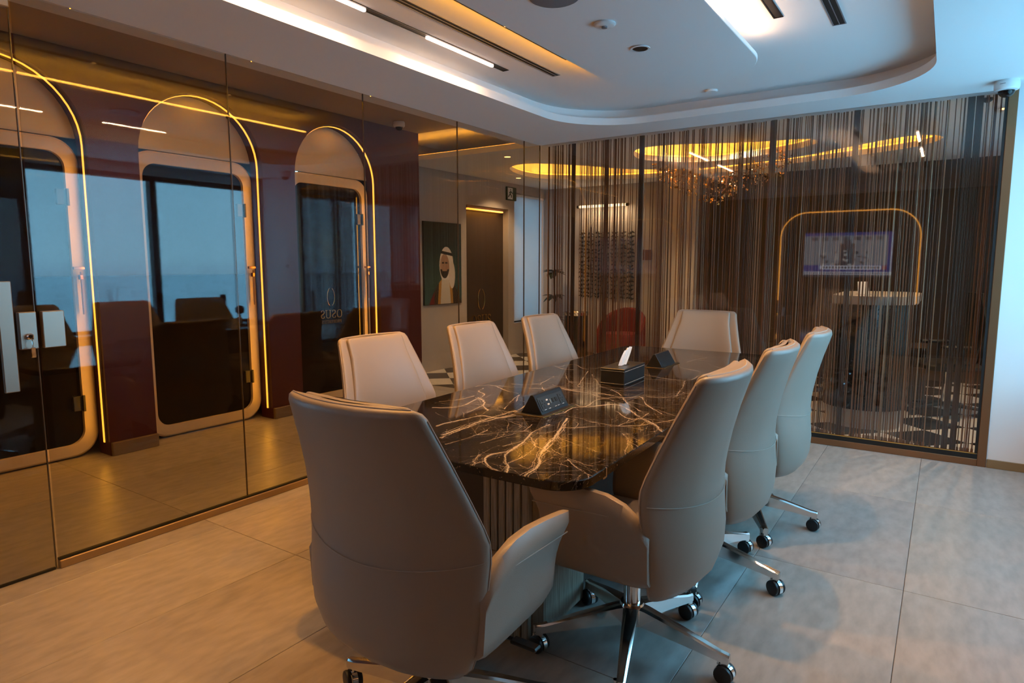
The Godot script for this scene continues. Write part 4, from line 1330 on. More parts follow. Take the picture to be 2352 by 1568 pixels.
func vein_lines() -> Array:
	return [
		[0.0160, [Vector2(0.171, 0.898), Vector2(0.218, 1.040), Vector2(0.273, 1.197), Vector2(0.316, 1.355), Vector2(0.354, 1.452), Vector2(0.387, 1.516), Vector2(0.409, 1.581), Vector2(0.413, 1.641), Vector2(0.425, 1.692)]],
		[0.0080, [Vector2(0.217, 1.000), Vector2(0.261, 1.150), Vector2(0.319, 1.322), Vector2(0.332, 1.392)]],
		[0.0100, [Vector2(0.160, 1.036), Vector2(0.165, 1.173), Vector2(0.209, 1.325), Vector2(0.239, 1.481), Vector2(0.292, 1.576), Vector2(0.310, 1.591), Vector2(0.346, 1.659)]],
		[0.0120, [Vector2(0.209, 1.325), Vector2(0.225, 1.445), Vector2(0.197, 1.523), Vector2(0.220, 1.595), Vector2(0.276, 1.640), Vector2(0.323, 1.661), Vector2(0.363, 1.697)]],
		[0.0050, [Vector2(0.301, 1.577), Vector2(0.306, 1.498), Vector2(0.299, 1.444), Vector2(0.287, 1.374), Vector2(0.231, 1.294), Vector2(0.189, 1.250)]],
		[0.0040, [Vector2(0.220, 1.595), Vector2(0.200, 1.634), Vector2(0.160, 1.547)]],
		[0.0110, [Vector2(-0.089, 1.445), Vector2(-0.103, 1.264), Vector2(-0.094, 1.111), Vector2(-0.066, 0.955)]],
		[0.0060, [Vector2(-0.022, 1.505), Vector2(0.000, 1.370), Vector2(-0.012, 1.246)]],
		[0.0050, [Vector2(0.003, 1.332), Vector2(0.077, 1.229), Vector2(0.143, 1.177)]],
		[0.0040, [Vector2(0.078, 1.425), Vector2(0.099, 1.308), Vector2(0.121, 1.181), Vector2(0.097, 1.076)]],
		[0.0040, [Vector2(0.425, 1.609), Vector2(0.491, 1.561), Vector2(0.543, 1.509)]],
		[0.0040, [Vector2(0.416, 0.904), Vector2(0.434, 0.742), Vector2(0.527, 0.803), Vector2(0.596, 0.889)]],
		[0.0050, [Vector2(0.173, 1.414), Vector2(0.192, 1.336), Vector2(0.187, 1.251)]],
		[0.0040, [Vector2(0.334, 1.563), Vector2(0.386, 1.583), Vector2(0.363, 1.517)]],
		[0.0135, [Vector2(-0.224, 1.313), Vector2(-0.219, 1.250), Vector2(-0.192, 1.139), Vector2(-0.169, 1.059), Vector2(-0.090, 1.059), Vector2(-0.041, 0.978)]],
		[0.0135, [Vector2(-0.115, 1.410), Vector2(-0.118, 1.290), Vector2(-0.116, 1.107), Vector2(-0.096, 0.892)]],
		[0.0105, [Vector2(-0.460, 1.050), Vector2(-0.381, 0.999), Vector2(-0.369, 0.916), Vector2(-0.401, 0.774), Vector2(-0.434, 0.662), Vector2(-0.502, 0.613), Vector2(-0.529, 0.532)]],
		[0.0135, [Vector2(-0.416, 0.740), Vector2(-0.330, 0.811), Vector2(-0.264, 0.906), Vector2(-0.202, 0.959)]],
		[0.0075, [Vector2(-0.259, 1.048), Vector2(-0.275, 0.951), Vector2(-0.291, 0.866)]],
		[0.0090, [Vector2(-0.591, 0.521), Vector2(-0.586, 0.466), Vector2(-0.511, 0.445), Vector2(-0.412, 0.507), Vector2(-0.292, 0.549)]],
		[0.0105, [Vector2(-0.083, 0.919), Vector2(-0.121, 0.758), Vector2(-0.185, 0.504), Vector2(-0.204, 0.326)]],
		[0.0075, [Vector2(-0.471, 0.340), Vector2(-0.389, 0.315), Vector2(-0.342, 0.231), Vector2(-0.387, 0.000)]],
		[0.0090, [Vector2(-0.590, -0.360), Vector2(-0.468, -0.275), Vector2(-0.394, -0.287)]],
		[0.0075, [Vector2(-0.517, 0.930), Vector2(-0.463, 0.833), Vector2(-0.454, 0.720)]],
		[0.0060, [Vector2(-0.158, 0.895), Vector2(-0.214, 0.758), Vector2(-0.272, 0.582), Vector2(-0.208, 0.713)]],
		[0.0060, [Vector2(-0.342, 0.231), Vector2(-0.258, 0.360), Vector2(-0.188, 0.437)]],
		[0.0080, [Vector2(-0.635, -0.399), Vector2(-0.540, -0.347), Vector2(-0.503, -0.483), Vector2(-0.351, -0.359), Vector2(-0.292, -0.450)]],
		[0.0060, [Vector2(-0.380, -0.138), Vector2(-0.262, 0.060), Vector2(-0.191, 0.141)]],
		[0.0070, [Vector2(-0.301, -0.288), Vector2(-0.144, 0.152), Vector2(-0.114, 0.211)]],
		[0.0060, [Vector2(-0.224, -0.190), Vector2(-0.125, -0.026), Vector2(-0.030, 0.119)]],
		[0.0090, [Vector2(-0.202, 0.305), Vector2(-0.073, 0.333), Vector2(0.066, 0.315), Vector2(0.208, 0.359), Vector2(0.269, 0.288), Vector2(0.364, 0.445), Vector2(0.494, 0.596)]],
		[0.0080, [Vector2(0.046, 0.617), Vector2(0.133, 0.649), Vector2(0.118, 0.480), Vector2(0.161, 0.389), Vector2(0.274, 0.317)]],
		[0.0110, [Vector2(0.057, 0.886), Vector2(0.109, 0.827), Vector2(0.100, 0.698), Vector2(0.155, 0.635), Vector2(0.224, 0.534), Vector2(0.306, 0.567), Vector2(0.425, 0.702), Vector2(0.517, 0.786), Vector2(0.599, 0.896)]],
		[0.0070, [Vector2(-0.016, 0.149), Vector2(0.056, 0.179), Vector2(0.161, 0.290), Vector2(0.263, 0.449), Vector2(0.389, 0.597)]],
		[0.0090, [Vector2(0.040, -0.357), Vector2(0.217, -0.287), Vector2(0.338, -0.321), Vector2(0.338, -0.499)]],
		[0.0060, [Vector2(0.096, -0.210), Vector2(0.202, -0.234), Vector2(0.328, -0.271)]],
		[0.0050, [Vector2(0.322, -0.268), Vector2(0.385, -0.030), Vector2(0.413, 0.130)]],
		[0.0040, [Vector2(0.413, 0.897), Vector2(0.431, 0.795), Vector2(0.433, 0.722)]],
		[0.0050, [Vector2(0.297, 0.270), Vector2(0.374, 0.254), Vector2(0.422, 0.158)]],
		[0.0060, [Vector2(0.110, -0.990), Vector2(0.129, -1.157), Vector2(0.165, -1.278)]],
		[0.0050, [Vector2(-0.340, -1.542), Vector2(-0.155, -1.502), Vector2(0.115, -1.313)]],
		[0.0040, [Vector2(-0.561, -1.483), Vector2(-0.337, -1.386), Vector2(-0.158, -1.139)]],
		[0.0070, [Vector2(0.299, 0.654), Vector2(0.387, 0.751), Vector2(0.440, 0.742), Vector2(0.435, 0.620)]],
	]


# ---------------------------------------------------------------- conference chairs
func chair_ring(y: float, w: float, t: float, z: float, wrap: float, n := 36) -> PackedVector3Array:
	var r = PackedVector3Array()
	for k in n:
		var a = TAU * k / n
		var cx = cos(a)
		var cz = sin(a)
		var x = w * signf(cx) * pow(absf(cx), 0.55)
		var q = t * signf(cz) * pow(absf(cz), 0.7)
		r.append(Vector3(x, y, z + q - wrap * pow(absf(x) / 0.3, 2.0)))
	return r


# half width and depth of the back shell at a height
const BACK := [[0.335, 0.13, 0.165, 0.012], [0.343, 0.195, 0.19, 0.024], [0.362, 0.245, 0.222, 0.032], [0.40, 0.282, 0.25, 0.036], [0.46, 0.306, 0.268, 0.037], [0.54, 0.318, 0.272, 0.037], [0.62, 0.326, 0.266, 0.036], [0.70, 0.331, 0.262, 0.036], [0.745, 0.331, 0.264, 0.036], [0.79, 0.32, 0.270, 0.036], [0.87, 0.297, 0.286, 0.035], [0.96, 0.273, 0.310, 0.034], [1.04, 0.253, 0.336, 0.033], [1.078, 0.244, 0.349, 0.031], [1.092, 0.236, 0.353, 0.025], [1.1, 0.22, 0.355, 0.012]]

func back_at(y: float) -> Array:
	for i in BACK.size() - 1:
		if y <= BACK[i + 1][0]:
			var f: float = (y - BACK[i][0]) / (BACK[i + 1][0] - BACK[i][0])
			return [lerpf(BACK[i][1], BACK[i + 1][1], f), lerpf(BACK[i][2], BACK[i + 1][2], f), lerpf(BACK[i][3], BACK[i + 1][3], f)]
	return [BACK[-1][1], BACK[-1][2], BACK[-1][3]]


const WRAP := 0.085

func make_chair() -> Node3D:
	var t = thing("conference_chair", "-", "chair")
	# back: shell with its seams, inset cushion
	var rings = []
	for b in BACK:
		rings.append(chair_ring(b[0], b[1], b[3], b[2], WRAP))
	var shell = obj("back_shell", MB.new().loft(rings), M.leather, t, Vector3.ZERO, 60.0)
	var pip = MB.new()
	for s in [-1.0, 1.0]:
		var p = PackedVector3Array()
		for i in 25:
			var y = lerpf(0.37, 1.075, i / 24.0)
			var b = back_at(y)
			p.append(Vector3(s * (b[0] + 0.0005), y, b[1] - b[2] * 0.1 - WRAP * pow(b[0] / 0.3, 2.0)))
		pip.tube(p, 0.0022, 6)
	var top = PackedVector3Array()
	for i in 21:
		var x = lerpf(-0.215, 0.215, i / 20.0)
		top.append(Vector3(x, 1.1005, 0.355 - WRAP * pow(absf(x) / 0.3, 2.0)))
	pip.tube(top, 0.0025, 6)
	obj("piping", pip, M.stitch, shell)
	var seam = PackedVector3Array()
	for i in 33:
		var x = lerpf(-0.325, 0.325, i / 32.0)
		var b = back_at(0.665)
		var q = pow(maxf(1.0 - pow(absf(x / b[0]), 1.0 / 0.55 * 2.0), 0.0), 0.35)
		seam.append(Vector3(x, 0.665 + 0.03 * pow(x / 0.3, 2.0), b[1] + b[2] * q - WRAP * pow(absf(x) / 0.3, 2.0) + 0.0002))
	obj("seam", MB.new().tube(seam, 0.0015, 6), M.stitch, shell)
	var cr = []
	for k in [[0.45, 0.9, 0.015], [0.46, 0.9, 0.026], [0.6, 0.84, 0.03], [0.75, 0.79, 0.031], [0.9, 0.78, 0.03], [1.0, 0.77, 0.028], [1.07, 0.8, 0.026], [1.09, 0.82, 0.021], [1.098, 0.82, 0.014], [1.1, 0.78, 0.004]]:
		var b = back_at(k[0])
		cr.append(chair_ring(k[0], b[0] * k[1], k[2], b[1] - 0.038, WRAP * 0.85))
	obj("back_cushion", MB.new().loft(cr), M.leather, t, Vector3.ZERO, 60.0)
	# seat
	var sr = []
	for k in [[0.37, 0.2, 0.0], [0.385, 0.235, 0.02], [0.44, 0.25, 0.03], [0.475, 0.248, 0.03], [0.497, 0.235, 0.02], [0.503, 0.2, 0.0]]:
		sr.append(at_y(rounded(-k[1], k[1], -0.24 - k[2], 0.18, 0.09, 8), k[0]))
	obj("seat", MB.new().loft(sr), M.leather, t, Vector3.ZERO, 60.0)
	# side panels that rise into armrests
	for s in [-1.0, 1.0]:
		var ar = []
		for k in [[0.185, 0.44, 0.60, 0.31, 0.0], [0.15, 0.43, 0.65, 0.31, 0.003], [0.1, 0.427, 0.69, 0.308, 0.008], [0.04, 0.426, 0.712, 0.304, 0.013], [-0.03, 0.426, 0.719, 0.30, 0.018], [-0.1, 0.427, 0.716, 0.297, 0.024], [-0.16, 0.432, 0.71, 0.295, 0.029], [-0.19, 0.448, 0.706, 0.294, 0.031], [-0.206, 0.475, 0.704, 0.294, 0.032], [-0.214, 0.5, 0.702, 0.295, 0.033]]:
			var ring = PackedVector3Array()
			var y0: float = k[1]
			var y1: float = k[2]
			var th: float = 0.028 if k[0] > -0.2 else (0.022 if k[0] > -0.21 else 0.008)
			for side in [1.0, -1.0]:
				for m in 9:
					var f: float = m / 8.0 if side > 0 else 1.0 - m / 8.0
					var y = lerpf(y0, y1, f)
					var flare: float = k[4] * pow(clampf((y - 0.52) / 0.18, 0, 1), 1.8)
					var e = minf(1.0, minf(f, 1.0 - f) * 8.0)
					var tw: float = th * (0.35 + 0.65 * sqrt(e)) * (1.0 + 0.25 * clampf((y - 0.6) / 0.1, 0, 1))
					ring.append(Vector3(s * (k[3] - 0.012 * (1.0 - f) + flare + side * tw), y, k[0] - 0.032 * pow(clampf((y - 0.58) / 0.12, 0, 1), 1.5) * clampf((0.0 - k[0]) / 0.2, 0, 1)))
			ar.append(ring)
		var arm = obj("arm", MB.new().loft(ar), M.leather, t, Vector3.ZERO, 60.0)
		var sp = PackedVector3Array()
		for i in 12:
			var z = lerpf(0.1, -0.225, i / 11.0)
			sp.append(Vector3(s * (0.3395 - 0.0005 * i / 11.0), 0.652 - 0.008 * i / 11.0, z))
		obj("seam", MB.new().tube(sp, 0.002, 6), M.stitch, arm)
	# mechanism, column, base
	obj("mechanism", MB.new().box(Vector3(0, 0.352, 0), Vector3(0.2, 0.04, 0.28), 0.012), M.black_plastic, t)
	obj("lever", MB.new().tube(PackedVector3Array([Vector3(0.08, 0.35, -0.06), Vector3(0.24, 0.34, -0.08)]), 0.006, 8).box(Vector3(0.28, 0.335, -0.085), Vector3(0.09, 0.012, 0.035), 0.004), M.black_plastic, t)
	obj("gas_column", MB.new().lathe([[0.031, 0.13], [0.0315, 0.275], [0.029, 0.28], [0.02, 0.281], [0.02, 0.335], [0.0, 0.335]], 24), M.chrome, t)
	obj("hub", MB.new().lathe([[0.0, 0.112], [0.04, 0.114], [0.05, 0.124], [0.05, 0.172], [0.042, 0.19], [0.0, 0.192]], 24), M.polished_aluminium, t)
	var wheel = MB.new().lathe([[0.0, -0.0085], [0.026, -0.0085], [0.031, -0.006], [0.0325, 0.0], [0.031, 0.006], [0.026, 0.0085], [0.0, 0.0085]], 22, Transform3D(Basis(Vector3.FORWARD, PI / 2), Vector3.ZERO)).mesh()
	var hood = MB.new()
	var hr = []
	for i in 15:
		var a = lerpf(-0.5, PI * 0.95, i / 14.0)
		var rad = 0.034
		hr.append(PackedVector3Array([Vector3(-0.009, sin(a) * (rad - 0.006), cos(a) * (rad - 0.006)), Vector3(0.009, sin(a) * (rad - 0.006), cos(a) * (rad - 0.006)), Vector3(0.009, sin(a) * rad, cos(a) * rad), Vector3(-0.009, sin(a) * rad, cos(a) * rad)]))
	hood.loft(hr)
	hood.tube(PackedVector3Array([Vector3(0, 0.026, -0.02), Vector3(0, 0.064, -0.02)]), 0.008, 10)
	hood.box(Vector3(0, 0.022, -0.012), Vector3(0.017, 0.02, 0.03), 0.003)
	var hood_mesh = hood.mesh()
	var lm: ArrayMesh = null
	for k in 5:
		var a = TAU * k / 5.0 + PI / 2.0
		if lm == null:
			var lr = []
			for q in [[0.025, 0.06, 0.115, 0.185], [0.06, 0.056, 0.113, 0.18], [0.2, 0.044, 0.096, 0.145], [0.325, 0.032, 0.077, 0.109], [0.352, 0.03, 0.076, 0.105], [0.358, 0.026, 0.077, 0.103]]:
				var hw: float = q[1] / 2
				lr.append(PackedVector3Array([Vector3(q[0], q[2], -hw), Vector3(q[0], q[3] - 0.006, -hw * 0.95), Vector3(q[0], q[3], -hw * 0.55), Vector3(q[0], q[3], hw * 0.55), Vector3(q[0], q[3] - 0.006, hw * 0.95), Vector3(q[0], q[2], hw)]))
			lm = MB.new().loft(lr).box(Vector3(0.343, 0.075, 0), Vector3(0.026, 0.028, 0.024), 0.003).mesh(Vector3.ZERO, 30.0)
		var lg = put("leg", lm, M.polished_aluminium, t)
		lg.rotation.y = a
		var ca = Node3D.new()
		ca.name = "castor"
		t.add_child(ca, true)
		ca.position = Vector3(cos(a) * 0.343, 0.0325, -sin(a) * 0.343)
		put("wheel", wheel, M.black_plastic, ca, Vector3(0.0185, 0, 0))
		put("wheel", wheel, M.black_plastic, ca, Vector3(-0.0185, 0, 0))
		put("hood", hood_mesh, M.chrome, ca)
	return t


func lower(t: Node3D, dy: float) -> void:    # the gas spring: everything but the base moves
	for c in t.get_children():
		var n = String(c.name)
		if not (n.begins_with("leg") or n.begins_with("castor") or n.begins_with("hub") or n.begins_with("gas_column")):
			c.position.y += dy


func build_chairs() -> void:
	var base = make_chair()
	# x, z, turn (0 faces away from the camera), height change, turn of the star base
	var spots = [
		[-1.235, -1.405, 0.0, -0.02, 0.384, "beige leather chair nearest the camera, its tall back turned to us"],
		[-0.885, -2.11, 90.0, -0.012, 0.628, "beige leather chair on the window side, nearest of the three"],
		[-0.87, -2.86, 92.0, -0.012, 0.52, "beige leather chair on the window side, middle of the three"],
		[-0.845, -3.6, 94.0, -0.012, 0.75, "beige leather chair on the window side, farthest of the three from the camera"],
		[-2.22, -2.42, -90.0, -0.055, 0.4, "beige leather chair on the glass wall side, nearest of the three, largest front view"],
		[-2.22, -3.28, -90.0, -0.055, 0.1, "beige leather chair on the glass wall side, middle of the three"],
		[-2.2, -4.09, -91.0, -0.055, 0.7, "beige leather chair on the glass wall side, farthest of the three from the camera"],
		[-1.62, -4.97, 180.0, -0.055, 0.3, "beige leather chair at the far head of the table, facing us"],
	]
	for i in spots.size():
		var s = spots[i]
		var c: Node3D = base
		if i > 0:
			c = base.duplicate()
			c.name = numbered("conference_chair")
			add_child(c)
	for i in spots.size():
		var s = spots[i]
		var c: Node3D = get_node("conference_chair" if i == 0 else "conference_chair_%03d" % i)
		c.position = Vector3(s[0], 0, s[1])
		c.rotation.y = deg_to_rad(s[2])
		lower(c, s[3])
		for k in c.get_children():
			var n = String(k.name)
			if n.begins_with("leg") or n.begins_with("castor"):
				k.transform = Transform3D(Basis(Vector3.UP, s[4]), Vector3.ZERO) * k.transform
			if n.begins_with("castor"):     # they trail the way the chairs were last pushed
				k.rotation.y = deg_to_rad(72.0 - s[2]) + rng.randf_range(-0.25, 0.25)
		tag(c, s[5], "chair", "beige leather chairs around the conference table")


# ---------------------------------------------------------------- things on the table and the sill
func build_table_things() -> void:
	var sock = thing("power_box", "black flip-up power box with sockets on the near half of the table", "power socket", Vector3(-1.503, TT, -2.512), deg_to_rad(1.0), "table power boxes")
	obj("base_plate", MB.new().box(Vector3(0, 0.002, 0), Vector3(0.152, 0.004, 0.3), 0.0015), M.black_plastic, sock)
	obj("glint_edge", MB.new().box(Vector3(0, 0.0012, 0), Vector3(0.156, 0.0024, 0.304)), M.gold, sock)  # gold rim in place of amber light reflected along the edge
	var pr = PackedVector2Array([Vector2(-0.055, 0.004), Vector2(0.055, 0.004), Vector2(0.012, 0.082), Vector2(0.004, 0.088), Vector2(-0.006, 0.086)])
	obj("body", MB.new().prism(pr, 0.25, Transform3D(Basis(), Vector3(0, 0, -0.125)), 0.002), M.black_plastic, sock)
	var nrm = Vector3(0.078, 0.043, 0).normalized()
	var up = Vector3(-0.043, 0.078, 0).normalized()
	var mid = Vector3(0.0335, 0.043, 0)
	var b = Basis(Vector3(0, 0, -1), up, nrm)
	var fr = Transform3D(b, mid)
	obj("face", MB.new().box(fr * Vector3(0, 0, 0.001), Vector3(0.225, 0.066, 0.003), 0.001, b), M.socket_face, sock)
	for s in [-1.0, 1.0]:
		var o = obj("outlet", MB.new().box(fr * Vector3(s * 0.082, 0, 0.0035), Vector3(0.042, 0.046, 0.003), 0.001, b), M.socket_face, sock)
		var hb = MB.new()
		hb.box(fr * Vector3(s * 0.082, -0.013, 0.0052), Vector3(0.005, 0.012, 0.001), 0, b).box(fr * Vector3(s * 0.082, 0.014, 0.0052), Vector3(0.008, 0.01, 0.001), 0, b)
		for q in [-1.0, 1.0]:
			hb.box(fr * Vector3(s * 0.082 + q * 0.01, 0.0, 0.0052), Vector3(0.008, 0.006, 0.001), 0, b)
		obj("slot", hb, M.slot_black, o)
	for k in 2:
		obj("usb_port", MB.new().box(fr * Vector3(-0.043, 0.013 - 0.021 * k, 0.0035), Vector3(0.015, 0.007, 0.003), 0, b), M.white_plastic, sock)
	obj("video_port", MB.new().box(fr * Vector3(-0.017, 0.002, 0.0035), Vector3(0.008, 0.02, 0.003), 0.001, b), M.steel, sock)
	for k in 2:
		obj("data_port", MB.new().box(fr * Vector3(0.012 + 0.026 * k, 0.003, 0.003), Vector3(0.018, 0.02, 0.003), 0, b), M.slot_black, sock)
	var dash = MB.new()
	for x in [-0.082, -0.043, 0.012, 0.038, 0.082]:
		dash.box(fr * Vector3(x, -0.0275, 0.003), Vector3(0.016, 0.0022, 0.0008), 0, b)
	obj("label_print", dash, M.white_plastic, sock)
	var s2 = sock.duplicate()
	s2.name = numbered("power_box")
	add_child(s2)
	s2.position = Vector3(-1.545, TT, -4.08)
	s2.rotation.y = deg_to_rad(181.0)
	tag(s2, "black flip-up power box on the far half of the table, its blank slope towards us", "power socket", "table power boxes")
	# tissue box
	var tb = thing("tissue_box", "black leather tissue box with white stitching in the middle of the table", "tissue box", Vector3(-1.505, TT, -3.38), deg_to_rad(2.0))
	obj("body", MB.new().box(Vector3(0, 0.046, 0), Vector3(0.143, 0.092, 0.31), 0.003), M.black_leather, tb)
	obj("lid", MB.new().box(Vector3(0, 0.092, 0), Vector3(0.147, 0.008, 0.314), 0.003), M.black_leather, tb)
	var stt = MB.new()
	for y in [0.012, 0.082]:
		for s in [-1.0, 1.0]:
			for k in 40:
				stt.box(Vector3(s * 0.072, y, -0.15 + k * 0.00769), Vector3(0.0012, 0.0014, 0.005))
			for k in 18:
				stt.box(Vector3(-0.066 + k * 0.00776, y, s * 0.1555), Vector3(0.005, 0.0014, 0.0012))
	tag(obj("stitching", stt, M.white_stitch, tb), "", "", "", "stuff")
	obj("opening", MB.new().lathe([[0.0, 0.0965], [0.034, 0.0965], [0.036, 0.0972], [0.038, 0.0965], [0.038, 0.0955], [0.0, 0.0955]], 24, Transform3D(Basis().scaled(Vector3(0.8, 1, 1.5)), Vector3.ZERO)), M.slot_black, tb)
	var rows = []
	for i in 7:
		var f = i / 6.0
		var row = PackedVector3Array()
		for k in 9:
			var g = k / 8.0 - 0.5
			var wz = lerpf(0.06, 0.115, f) * (1.0 - 0.35 * f * f)
			row.append(Vector3(0.012 * sin(k * 2.2) * (1.0 - 0.4 * f) + 0.018 * f, 0.095 + 0.105 * f - 0.03 * f * absf(g + 0.15), g * wz * 1.3 - 0.045 * f + 0.01))
		rows.append(row)
	obj("tissue", MB.new().sheet(rows), M.tissue_paper, tb, Vector3.ZERO, 20.0)
	# on the window sill, seen in the glass
	var rd = thing("reed_diffuser", "dark bottle with thin reed sticks on the window sill, seen reflected", "diffuser", Vector3(0.97, 0.655, -3.5))
	obj("bottle", MB.new().lathe([[0.0, 0.0], [0.035, 0.0], [0.037, 0.01], [0.037, 0.2], [0.03, 0.23], [0.014, 0.24], [0.014, 0.27], [0.0, 0.27]], 20), M.stone_black, rd)
	for k in 7:
		var a = rng.randf() * TAU
		obj("reed", MB.new().tube(PackedVector3Array([Vector3(0, 0.1, 0), Vector3(cos(a) * 0.05, 0.5 + rng.randf_range(-0.03, 0.03), sin(a) * 0.06)]), 0.0022, 5), M.wood_dark, rd)
	var vs = thing("black_vase", "slim black cylinder vase on the window sill, seen reflected", "vase", Vector3(0.97, 0.655, -4.82))
	obj("vase", MB.new().lathe([[0.0, 0.0], [0.036, 0.0], [0.038, 0.38], [0.036, 0.385], [0.03, 0.38], [0.03, 0.2], [0.0, 0.2]], 20), M.stone_black, vs)
	for k in 2:
		var bl = thing("sphere_ornament", ["dark ball ornament on the sill left of the slim vase, seen reflected", "dark ball ornament on the sill right of the slim vase, seen reflected"][k], "ornament", Vector3(0.97, 0.655, [-4.55, -5.05][k]))
		obj("stand", MB.new().lathe([[0.0, 0.0], [0.04, 0.0], [0.02, 0.02], [0.012, 0.12], [0.0, 0.12]], 16), M.bronze, bl)
		obj("ball", MB.new().ball(Vector3(0, 0.175, 0), Vector3.ONE * 0.06, 20), M.stone_black, bl)


# ---------------------------------------------------------------- string curtain
func build_curtain() -> void:
	var t = thing("string_curtain", "brown string curtain of hanging cords behind the far glass", "curtain", Vector3(0, 0, ZG - 0.125))
	obj("track", MB.new().box(Vector3(-1.57, 2.745, 0), Vector3(3.7, 0.05, 0.05), 0.004), M.bronze, t)
	var kinds = []
	for r in [0.0032, 0.0045, 0.006]:
		kinds.append(MB.new().tube(PackedVector3Array([Vector3(0, 2.72, 0), Vector3(0, 0.09, 0)]), r, 6).lathe([[0.0, 0.048], [r + 0.0035, 0.05], [r + 0.0035, 0.085], [r, 0.094], [0.0, 0.095]], 8).mesh())
	var band = MB.new()
	for k in 7:
		band.tube(PackedVector3Array([Vector3(-0.018 + k * 0.006, 2.72, 0.004 * sin(k * 2.0)), Vector3(-0.016 + k * 0.0054, 0.05, 0.005 * sin(k * 2.0 + 1.0))]), 0.0042, 6)
	var bm = band.mesh()
	var cols = [M.string_brown, M.string_brown, M.string_dark, M.string_pale]
	var x = -3.395
	var n = 0
	while x < 0.225 and n < 285:
		var gap = rng.randf_range(0.010, 0.0235)
		if rng.randf() < 0.08:
			gap += 0.022
		x += gap
		if rng.randf() < 0.035:
			var o = put("cord_bundle", bm, M.string_brown if rng.randf() < 0.6 else M.string_dark, t, Vector3(x + 0.02, 0, 0.012))
			o.rotation.z = rng.randf_range(-0.002, 0.002)
			x += 0.035
		else:
			var o = put("cord", kinds[rng.randi() % 3], cols[rng.randi() % 4], t, Vector3(x, 0, rng.randf_range(-0.012, 0.012)))
			o.rotation = Vector3(rng.randf_range(-0.001, 0.001), rng.randf() * TAU, rng.randf_range(-0.0045, 0.0045))
			o.rotation_order = EULER_ORDER_ZXY
			o.position.x -= 0.0
		n += 1
	var tl = thing("top_strip", "amber light strip hidden over the heads of the string curtain", "light strip", Vector3(-1.55, 2.83, ZG - 0.09))
	obj("diffuser", MB.new().box(Vector3.ZERO, Vector3(3.5, 0.012, 0.014)), M.led_cove, tl)
	area(Vector3(-1.55, 2.82, ZG - 0.09), Vector3(0, -1, -0.12), Vector2(3.5, 0.014), 2.2, DEEP, Vector3.RIGHT)
	# amber strip in the slot above the cords
	var st = thing("slot_strip", "amber light strip on the edge of the reception ceiling, above the string curtain", "light strip", Vector3(-2.27, 2.724, -5.975))
	obj("diffuser", MB.new().box(Vector3.ZERO, Vector3(6.6, 0.008, 0.012)), M.led_cove, st)
	area(Vector3(-2.27, 2.735, -5.97), Vector3(0, 1, 0.5), Vector2(6.6, 0.012), 1.3, DEEP, Vector3.RIGHT)


# ---------------------------------------------------------------- wall behind the camera, seen in the far glass
func build_back_wall() -> void:
	var w = struct("wall_back")
	obj("panel", span(XG - 0.14, XR + 0.3, 0, HU + 0.4, ZB, ZB + 0.3), M.taupe_wall, w)
	var p = []
	var path = PackedVector3Array([Vector3(-2.45, 0.8, 0)])
	for k in 13:
		var a = PI - PI / 2 * k / 12
		path.append(Vector3(-2.03 + 0.42 * cos(a), 1.88 + 0.42 * sin(a), 0))
	for k in 13:
		var a = PI / 2 - PI / 2 * k / 12
		path.append(Vector3(-0.8 + 0.42 * cos(a), 1.88 + 0.42 * sin(a), 0))
	path.append(Vector3(-0.38, 0.8, 0))
	var st = thing("screen_surround_light", "amber light line in an arch around the screen, seen reflected in the far glass", "light strip", Vector3(0, 0, ZB - 0.014))
	obj("diffuser", MB.new().tube(path, 0.01, 8), M.led_arch, st)
	var tv = thing("television", "wall screen showing a news broadcast, seen reflected in the far glass", "television", Vector3(-1.4, 1.58, ZB - 0.004))
	obj("case", MB.new().box(Vector3(0, 0, -0.02), Vector3(1.34, 0.78, 0.04), 0.006), M.black_plastic, tv)
	var sm = glow("screen_glow", Color.WHITE, 4.0)
	sm.albedo_color = lin(0.02, 0.02, 0.02)
	sm.emission_texture = ImageTexture.create_from_image(screen_image())
	sm.emission = Color.BLACK
	var q = QuadMesh.new()
	q.size = Vector2(1.31, 0.74)
	var s = put("screen", q, sm, tv, Vector3(0, 0, -0.0415))
	s.rotation.y = PI
	area(Vector3(-1.4, 1.58, ZB - 0.06), Vector3(0, 0, -1), Vector2(1.3, 0.73), 0.06, Color(0.8, 0.85, 1.0), Vector3.LEFT)
	var cr = thing("credenza", "long dark credenza under the wall screen, behind the camera", "cabinet", Vector3(-1.4, 0, ZB - 0.22))
	obj("body", MB.new().box(Vector3(0, 0.4, 0), Vector3(2.4, 0.68, 0.42), 0.004), M.wood_dark, cr)
	obj("top", MB.new().box(Vector3(0, 0.755, 0), Vector3(2.44, 0.03, 0.44), 0.004), M.stone_black, cr)
	for k in 4:
		obj("door", MB.new().box(Vector3(-0.9 + k * 0.6, 0.4, -0.215), Vector3(0.59, 0.64, 0.018), 0.003), M.wood_dark, cr)
	obj("plinth", MB.new().box(Vector3(0, 0.03, 0.02), Vector3(2.3, 0.06, 0.36)), M.slot_black, cr)


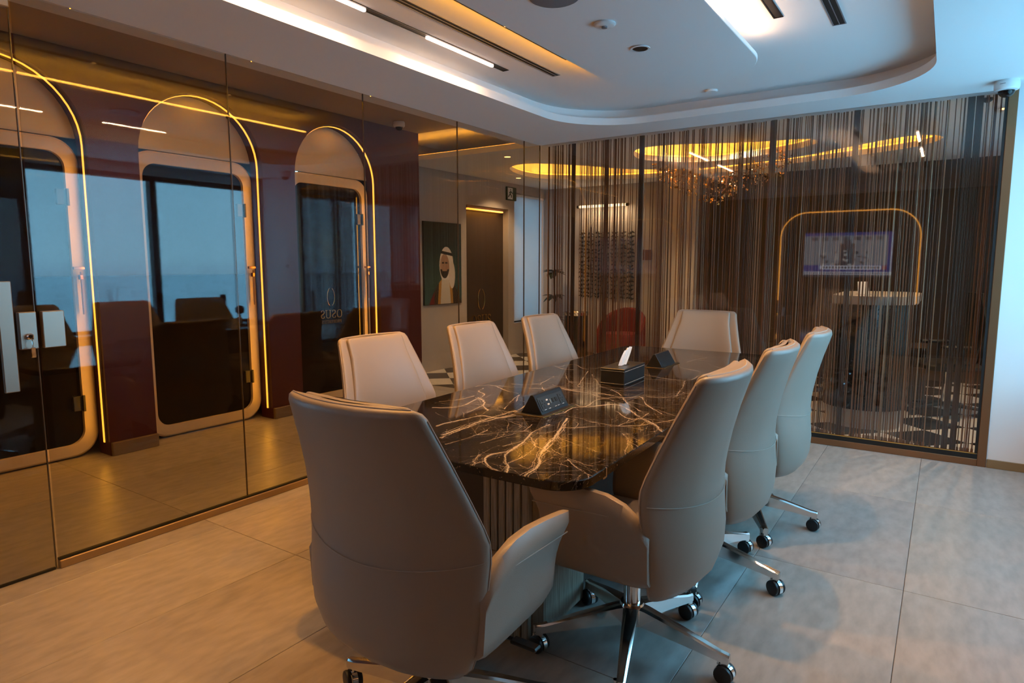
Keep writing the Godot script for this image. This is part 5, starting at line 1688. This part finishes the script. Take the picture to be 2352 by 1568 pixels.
func screen_image() -> Image:
	var w = 360
	var h = 204
	var im = Image.create(w, h, false, Image.FORMAT_RGB8)
	im.fill(Color(0.07, 0.09, 0.42))
	var r = RandomNumberGenerator.new()
	r.seed = 3
	im.fill_rect(Rect2i(20, 14, w - 20, h - 70), Color(0.42, 0.43, 0.45))
	for k in 7:
		im.fill_rect(Rect2i(40 + k * 44, 20, 26, 16), Color(0.2, 0.2, 0.22))
	im.fill_rect(Rect2i(150, 50, 60, 100), Color(0.16, 0.12, 0.1))
	im.fill_rect(Rect2i(165, 34, 30, 34), Color(0.25, 0.17, 0.13))
	for k in 40:
		im.fill_rect(Rect2i(90 + r.randi() % 200, 80 + r.randi() % 66, 4 + r.randi() % 14, 3 + r.randi() % 10), Color(0.1, 0.1, 0.11) if r.randf() < 0.6 else Color(0.6, 0.58, 0.55))
	im.fill_rect(Rect2i(40, 150, 250, 18), Color(0.75, 0.76, 0.8))
	im.fill_rect(Rect2i(0, 178, w, 14), Color(0.65, 0.66, 0.7))
	im.fill_rect(Rect2i(0, 192, w, 12), Color(0.02, 0.02, 0.03))
	for k in 18:
		im.fill_rect(Rect2i(48 + k * 13, 154, 9, 10), Color(0.1, 0.1, 0.13))
	for k in 40:
		im.fill_rect(Rect2i(6 + k * 9, 182, 6, 6), Color(0.12, 0.12, 0.14))
	im.fill_rect(Rect2i(20, 150, 18, 18), Color(0.5, 0.08, 0.06))
	return im


# ---------------------------------------------------------------- small fittings
func dome(at: Vector3, label: String) -> Node3D:
	var t = thing("dome_camera", label, "camera", at)
	obj("housing", MB.new().lathe([[0.0, 0.0], [0.052, 0.0], [0.053, -0.008], [0.0535, -0.009], [0.055, -0.012], [0.055, -0.036], [0.05, -0.046], [0.036, -0.05], [0.0, -0.05]], 32), M.white_plastic, t)
	obj("logo_dash", MB.new().box(Vector3(-0.02, -0.021, 0.0513), Vector3(0.024, 0.0025, 0.0015), 0, Basis(Vector3.UP, -0.37)), M.grey_line, t)
	var pr = []
	for k in 9:
		var a = PI / 2 * k / 8.0
		pr.append([0.036 * cos(a), -0.05 - 0.032 * sin(a)])
	obj("bubble", MB.new().lathe(pr, 24), M.dome_glass, t)
	obj("lens", MB.new().ball(Vector3(0.004, -0.056, 0.006), Vector3(0.018, 0.016, 0.018), 12), M.black_plastic, t)
	return t


func build_fittings() -> void:
	var d = dome(Vector3(0.237, H, -5.29), "white dome security camera on the ceiling above the bronze post")
	d.scale = Vector3.ONE * 1.25
